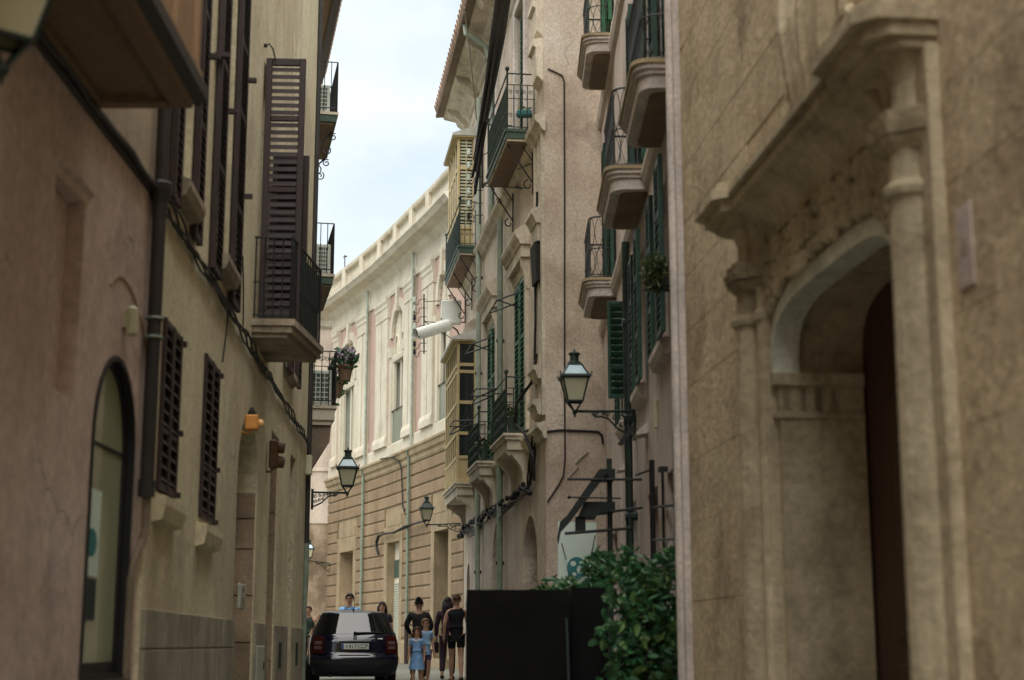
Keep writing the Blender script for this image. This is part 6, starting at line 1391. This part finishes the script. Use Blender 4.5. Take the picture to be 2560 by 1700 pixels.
m = M(CF_); m.tube([(-0.45, 0.02, 0.22), (-0.45, 0.3, 0.22)], 0.03, 8); m.build('exhaust', MATS['rust_iron'], car)
cbox(-0.7, 0.7, 0.2, 3.7, 0.2, 0.26, 'bumper', 'underbody', car)
# ================================================================== people
def cloth(name, base, rough=0.85): return paint(name, base, rough, 0.18, scale=14.0, spec=0.2, bump=0.25)
for n, c in dict(skin=(0.42, 0.24, 0.16), skin_tan=(0.34, 0.19, 0.12), hair_dark=(0.012, 0.008, 0.007), hair_brown=(0.07, 0.035, 0.018), hair_fair=(0.17, 0.10, 0.05), sky_cotton=(0.20, 0.36, 0.62), pale_cotton=(0.26, 0.42, 0.64), white_cotton=(0.7, 0.7, 0.7), black_cotton=(0.012, 0.012, 0.014), charcoal=(0.022, 0.021, 0.022), plum=(0.035, 0.02, 0.028), wine=(0.10, 0.02, 0.022), moss=(0.035, 0.06, 0.045), denim=(0.05, 0.07, 0.11), shoe=(0.012, 0.012, 0.012), lilac=(0.13, 0.10, 0.2), eye_dark=(0.01, 0.008, 0.008), lip=(0.3, 0.11, 0.09)).items(): cloth(n, c, 0.55 if 'skin' in n or 'hair' in n else 0.85)
def skinned(frame, verts, edges, root, mat, name, parent, sub=2):
    """a continuous surface grown round a joint graph: verts {name: (pos, radius)}"""
    names = list(verts); idx = {n: i for i, n in enumerate(names)}
    me = bpy.data.meshes.new(name); org = wpos(parent)
    me.from_pydata([tuple(frame.pt(*verts[n][0]) - org) for n in names], [(idx[a], idx[b]) for a, b in edges], [])
    o = bpy.data.objects.new(name, me); COL.objects.link(o)
    md = o.modifiers.new('skin', 'SKIN'); md.use_smooth_shade = True
    sv = me.skin_vertices[0].data
    for n in names:
        r = verts[n][1]; sv[idx[n]].radius = r if isinstance(r, tuple) else (r, r); sv[idx[n]].use_root = (n == root)
    s_ = o.modifiers.new('sub', 'SUBSURF'); s_.levels = sub; s_.render_levels = sub
    bpy.context.view_layer.update()
    nm = bpy.data.meshes.new_from_object(o.evaluated_get(bpy.context.evaluated_depsgraph_get())); bpy.data.objects.remove(o); bpy.data.meshes.remove(me)
    nm.name = name; nm.materials.clear(); nm.materials.append(MATS[mat])
    for p in nm.polygons: p.use_smooth = True
    q = bpy.data.objects.new(name, nm); COL.objects.link(q); q.parent = parent; q.location = (0, 0, 0); return q
def person(x, y, H, ang, label, skin='skin', hair='hair_dark', hairstyle='short', top=('black_cotton', 'short'), bottom=('denim', 'long'), step=0.0, arms=None, feet='shoe', head_tilt=0.0, head_turn=0.0, child=False):
    k = H/1.72; f = Frame(x, y, gz(y), ang); t = thing('person', f.pt(0, 0, 0), label, 'person')
    hk = 1.18 if child else 1.0
    def S(p): return tuple(c*k for c in p)
    zh = 1.72 - 0.235*hk   # chin height
    J = {}
    def j(n, p, r): J[n] = (S(p), tuple(q*k for q in r) if isinstance(r, tuple) else r*k)
    sw = 0.155 if child else 0.175
    zs_ = zh - (0.11 if not child else 0.09)
    j('pelvis', (0, 0, 0.93), 0.115); j('waist', (0, 0.0, 1.06), 0.105); j('chest', (0, 0.0, 1.25), 0.125); j('upper', (0, -0.01, zs_ - 0.03), 0.10)
    j('neck', (0, 0.0, zh - 0.03), 0.052); j('jaw', (0, 0.018 + head_tilt*0.5, zh + 0.035), 0.062*hk); j('skull', (0, 0.008 + head_tilt, zh + 0.125*hk), 0.086*hk); j('crown', (0, 0.0 + head_tilt, zh + 0.185*hk), 0.062*hk)
    E = [('pelvis', 'waist'), ('waist', 'chest'), ('chest', 'upper'), ('upper', 'neck'), ('neck', 'jaw'), ('jaw', 'skull'), ('skull', 'crown')]
    A = arms or {}
    for sd, sg_ in (('L', -1), ('R', 1)):
        el, wr = A.get(sd, ((sg_*(sw + 0.06), -0.02, 1.13), (sg_*(sw + 0.07), 0.06, 0.89)))
        el = Vector(el); wr = Vector(wr); sh = Vector((sg_*sw, 0, zs_))
        j('sh'+sd, tuple(sh), 0.056); j('el'+sd, tuple(el), 0.041); j('wr'+sd, tuple(wr), 0.028)
        d = (wr - el).normalized(); side = Vector((sg_, 0, 0)).cross(d); side = side.normalized() if side.length > 1e-3 else Vector((0, 1, 0))
        pm = wr + d*0.055; j('pm'+sd, tuple(pm), (0.034, 0.022)); E += [('upper', 'sh'+sd), ('sh'+sd, 'el'+sd), ('el'+sd, 'wr'+sd), ('wr'+sd, 'pm'+sd)]
        for i, (of, ln) in enumerate(((-0.027, 0.065), (-0.009, 0.08), (0.009, 0.075), (0.026, 0.06))):
            a = pm + side*of + d*0.035; b = a + d*ln*0.55; c = b + d*ln*0.4 + Vector((-sg_*0.012, 0.0, 0))
            j('f%d%sa' % (i, sd), tuple(a), 0.011); j('f%d%sb' % (i, sd), tuple(b), 0.0095); j('f%d%sc' % (i, sd), tuple(c), 0.008); E += [('pm'+sd, 'f%d%sa' % (i, sd)), ('f%d%sa' % (i, sd), 'f%d%sb' % (i, sd)), ('f%d%sb' % (i, sd), 'f%d%sc' % (i, sd))]
        a = wr + d*0.035 + side*0.04; b = a + d*0.035 + side*0.018; j('t%sa' % sd, tuple(a), 0.012); j('t%sb' % sd, tuple(b), 0.010); E += [('wr'+sd, 't%sa' % sd), ('t%sa' % sd, 't%sb' % sd)]
        st = step*sg_
        j('hp'+sd, (sg_*0.088, 0, 0.88), 0.092); j('kn'+sd, (sg_*0.095, st*0.22 + 0.02, 0.48), 0.056); j('cf'+sd, (sg_*0.095, st*0.36 - 0.02, 0.33), 0.056); j('an'+sd, (sg_*0.095, st*0.55 - 0.03, 0.095 + (0.05 if st < 0 else 0)), 0.036); j('hl'+sd, (sg_*0.095, st*0.55 - 0.06, 0.045 + (0.04 if st < 0 else 0)), 0.034); j('to'+sd, (sg_*0.105, st*0.55 + 0.14, 0.03), (0.036, 0.024))
        E += [('pelvis', 'hp'+sd), ('hp'+sd, 'kn'+sd), ('kn'+sd, 'cf'+sd), ('cf'+sd, 'an'+sd), ('an'+sd, 'hl'+sd), ('hl'+sd, 'to'+sd)]
    skinned(f, J, E, 'pelvis', skin, 'body', t)
    def grow(ns, g): return {n: (J[n][0], tuple(q + g*k for q in J[n][1]) if isinstance(J[n][1], tuple) else J[n][1] + g*k) for n in ns}
    # top
    mat, kind = top; ns = ['pelvis', 'waist', 'chest', 'upper']; V = grow(ns, 0.022); EE = [('pelvis', 'waist'), ('waist', 'chest'), ('chest', 'upper')]
    V['hem'] = (S((0, 0, 0.84)), 0.142*k); EE.append(('pelvis', 'hem'))
    V['nk'] = (tuple((Vector(J['upper'][0])*0.45 + Vector(J['neck'][0])*0.55)), 0.062*k); EE.append(('upper', 'nk'))
    for sd in 'LR':
        V['sh'+sd] = (J['sh'+sd][0], J['sh'+sd][1] + 0.018*k); EE.append(('upper', 'sh'+sd))
        if kind in ('short', 'long'):
            mid = Vector(J['sh'+sd][0])*0.35 + Vector(J['el'+sd][0])*0.65; V['md'+sd] = (tuple(mid), 0.066*k); EE.append(('sh'+sd, 'md'+sd))
        if kind == 'long':
            V['el'+sd] = (J['el'+sd][0], 0.056*k); V['wr'+sd] = (J['wr'+sd][0], 0.042*k); EE += [('md'+sd, 'el'+sd), ('el'+sd, 'wr'+sd)]
    skinned(f, V, EE, 'pelvis', mat, 'top', t)
    # bottom
    mat, kind = bottom
    if kind in ('long', 'shorts'):
        V = {'pelvis': (S((0, 0, 0.97)), 0.14*k)}; EE = []
        for sd in 'LR':
            V['hp'+sd] = (J['hp'+sd][0], 0.1*k); EE.append(('pelvis', 'hp'+sd)); kn = Vector(J['kn'+sd][0]); hp = Vector(J['hp'+sd][0])
            if kind == 'shorts': V['md'+sd] = (tuple(hp*0.35 + kn*0.65), 0.088*k); EE.append(('hp'+sd, 'md'+sd))
            else:
                V['kn'+sd] = (J['kn'+sd][0], 0.078*k); V['an'+sd] = (J['an'+sd][0], 0.06*k); EE += [('hp'+sd, 'kn'+sd), ('kn'+sd, 'an'+sd)]
        skinned(f, V, EE, 'pelvis', mat, 'trousers' if kind == 'long' else 'shorts', t)
    else:
        m = M(f); n = 20; z1, z0 = 1.04*k, kind*k; pts = []
        rows = 6
        for r in range(rows + 1):
            a = r/rows; zz = z1 + (z0 - z1)*a; rr = (0.125 + 0.085*a**0.8)*k
            for i in range(n): th = 2*math.pi*i/n; q = 1 + 0.07*a*math.sin(i*2.1 + 0.6); pts.append((rr*q*math.cos(th)*1.05, rr*q*math.sin(th)*0.85, zz))
        m.add(pts, [(r*n + i, r*n + (i+1) % n, (r+1)*n + (i+1) % n, (r+1)*n + i) for r in range(rows) for i in range(n)]); m.build('skirt', MATS[mat], t, smooth=True)
    for sd in 'LR':
        V = {'a': (J['hl'+sd][0], 0.046*k), 'b': (tuple(Vector(J['hl'+sd][0])*0.45 + Vector(J['to'+sd][0])*0.55), (0.05*k, 0.038*k)), 'c': (J['to'+sd][0], (0.043*k, 0.028*k))}
        skinned(f, V, [('a', 'b'), ('b', 'c')], 'a', feet, 'shoe', t, 1)
    # hair and face
    cx = Vector(S((0, 0.0 + head_tilt, zh + 0.135*hk))); R_ = 0.104*hk*k
    m = M(f); pts = []; n, mm = 16, 10
    for r in range(mm + 1):
        th = math.pi*r/mm
        for i in range(n):
            a = 2*math.pi*i/n; front = math.sin(a)   # +1 = face side
            rad = R_*(1.0 + 0.05*math.sin(5*a + 3*r)); zz = math.cos(th)
            lim = -0.15 + 0.75*max(0, front) if hairstyle != 'long' else -0.75 + 1.3*max(0, front)
            zz2 = max(zz, lim); rr = math.sqrt(max(0.0, 1 - zz*zz)) if zz2 == zz else math.sqrt(max(0, 1 - min(1, lim*lim)))*0.98
            pts.append((cx.x + rad*rr*math.cos(a)*0.92, cx.y + rad*rr*math.sin(a) - 0.006*k, cx.z + R_*1.08*zz2))
    m.add(pts, [(r*n + i, r*n + (i+1) % n, (r+1)*n + (i+1) % n, (r+1)*n + i) for r in range(mm) for i in range(n)])
    if hairstyle == 'bun': m.ball((cx.x, cx.y - 0.075*k, cx.z + 0.085*k), 0.055*k, 10, 8)
    if hairstyle == 'long':
        for i in range(11):
            a = math.radians(180 + i*18); b0 = (cx.x + R_*0.85*math.cos(a), cx.y + R_*0.85*math.sin(a)*0.9, cx.z); m.tube([b0, (b0[0]*1.12, b0[1] - 0.01*k, cx.z - 0.14*k), (b0[0]*1.1, b0[1] - 0.02*k, cx.z - 0.30*k), (b0[0]*0.9, b0[1] - 0.01*k, cx.z - 0.40*k)], [0.03*k, 0.034*k, 0.03*k, 0.012*k], 6)
    m.build('hair', MATS[hair], t, smooth=True)
    fy = cx.y + 0.088*hk*k; fz = cx.z - 0.02*hk*k
    m = M(f); m.ball((cx.x, fy + 0.008*k, fz - 0.028*hk*k), 0.016*hk*k, 8, 6, (0.8, 1.1, 1.5))
    for sg_ in (-1, 1): m.ball((sg_*0.088*hk*k, cx.y - 0.005, fz - 0.015*k), 0.026*hk*k, 8, 6, (0.45, 0.8, 1.3))
    m.build('nose_and_ears', MATS[skin], t, smooth=True)
    m = M(f)
    for sg_ in (-1, 1): m.ball((sg_*0.033*hk*k, fy - 0.006*k, fz + 0.006*k), 0.012*hk*k, 8, 6, (1.4, 0.6, 0.7)); m.tube([(sg_*0.016*hk*k, fy - 0.0, fz + 0.028*hk*k), (sg_*0.05*hk*k, fy - 0.012*k, fz + 0.026*hk*k)], 0.005*k, 4)
    m.build('eyes', MATS['eye_dark'], t, smooth=True)
    m = M(f); m.ball((0, fy - 0.012*k, fz - 0.068*hk*k), 0.012*hk*k, 8, 6, (2.0, 0.8, 0.6)); m.build('mouth', MATS['lip'], t, smooth=True)
    return t, f, k, J
PI = math.pi
def px(u, y): return ray(u, 1560)[0]*y
# woman on the phone by the corner
t, f, k, J = person(px(771, 35), 35.0, 1.53, PI - 0.25, 'person in moss green top and wine trousers raising a hand to the face', hair='hair_brown', top=('moss', 'tank'), bottom=('wine', 'long'), arms={'R': ((0.27, 0.06, 1.17), (0.12, 0.17, 1.42)), 'L': ((-0.25, 0.02, 1.14), (-0.2, 0.15, 0.95))}, head_tilt=0.02)
q = thing('shoulder_bag', f.pt(-0.1, 0.17, 0.78*k), 'black shoulder bag held in front of the moss green top', 'bag'); m = M(f); m.bbox(-0.2*k, 0.08*k, 0.13*k, 0.22*k, 0.74*k, 0.98*k, 0.02); m.build('pouch', MATS['shoe'], q); m = M(f); m.tube([(-0.18*k, 0.15*k, 0.97*k), (-0.1*k, 0.16*k, 1.2*k), (0.06*k, 0.1*k, 1.46*k), (0.1*k, -0.05*k, 1.45*k)], 0.01, 5); m.build('strap', MATS['shoe'], q)
# man in a light shirt beyond the car
t, f, k, J = person(px(873, 34.2), 34.2, 1.80, PI - 0.05, 'person in an open-necked sky blue shirt standing beyond the car', skin='skin_tan', top=('sky_cotton', 'short'), bottom=('denim', 'long'))
m = M(f)
for sg_ in (-1, 1): m.prism([(sg_*0.02*k, 1.33*k), (sg_*0.10*k, 1.40*k), (sg_*0.07*k, 1.465*k), (sg_*0.045*k, 1.45*k)], 0.05*k, 0.115*k)
m.build('collar', MATS['sky_cotton'], t)
m = M(f)
for sg_ in (-1, 1): m.tube([(sg_*0.033*k + 0.026*k*math.cos(a), 0.115*k, 1.605*k + 0.019*k*math.sin(a)) for a in [i*PI/5 for i in range(10)]], 0.003*k, 4, closed=True)
m.tube([(-0.007*k, 0.116*k, 1.607*k), (0.007*k, 0.116*k, 1.607*k)], 0.003*k, 4); m.build('glasses', MATS['eye_dark'], t)
person(px(955, 34.6), 34.6, 1.62, PI - 0.1, 'person with long dark hair half hidden beyond the car', hairstyle='long', top=('charcoal', 'short'), bottom=('denim', 'long'))
person(px(1047, 31.2), 31.2, 1.66, -0.1, 'person with a dark bun and charcoal top walking away', hairstyle='bun', top=('charcoal', 'long'), bottom=('charcoal', 'long'), step=0.25, arms={'L': ((-0.27, 0.0, 1.16), (-0.2, 0.16, 1.0)), 'R': ((0.27, 0.0, 1.16), (0.2, 0.16, 1.0))})
person(px(1064, 29.6), 29.6, 1.27, PI + 0.6, 'fair haired child in pale blue top and lilac shorts', hair='hair_fair', top=('pale_cotton', 'short'), bottom=('lilac', 'shorts'), child=True)
t, f, k, J = person(px(1043, 28.2), 28.2, 1.13, PI - 0.15, 'child in a sky blue dress with a white collar walking along the street', hair='hair_brown', hairstyle='long', top=('sky_cotton', 'short'), bottom=('sky_cotton', 0.56), step=0.12, child=True)
m = M(f)
for sg_ in (-1, 1): m.prism([(sg_*0.004*k, 1.31*k), (sg_*0.10*k, 1.35*k), (sg_*0.085*k, 1.40*k), (sg_*0.02*k, 1.37*k)], 0.075*k, 0.135*k)
m.build('collar', MATS['white_cotton'], t)
person(px(1141, 31.6), 31.6, 1.75, 0.05, 'person in a black sleeveless top and black shorts walking away', skin='skin', hair='hair_brown', top=('black_cotton', 'tank'), bottom=('black_cotton', 'shorts'), step=-0.35)
t, f, k, J = person(px(1119, 32.6), 32.6, 1.70, -0.05, 'person in plum clothes beside the one in the black sleeveless top', hairstyle='long', hair='hair_dark', top=('plum', 'long'), bottom=('plum', 'long'), step=0.25)
q = thing('hand_bag', f.pt(-0.24*k, 0.05, 0.6*k), 'dark hand bag carried by the person in plum', 'bag'); m = M(f); m.bbox(-0.29*k, -0.2*k, -0.08*k, 0.2*k, 0.55*k, 0.78*k, 0.02); m.build('pouch', MATS['shoe'], q); m = M(f); m.tube([(-0.245*k, -0.04*k, 0.78*k), (-0.245*k, 0.05*k, 0.88*k), (-0.245*k, 0.15*k, 0.78*k)], 0.008, 5); m.build('handle', MATS['shoe'], q)
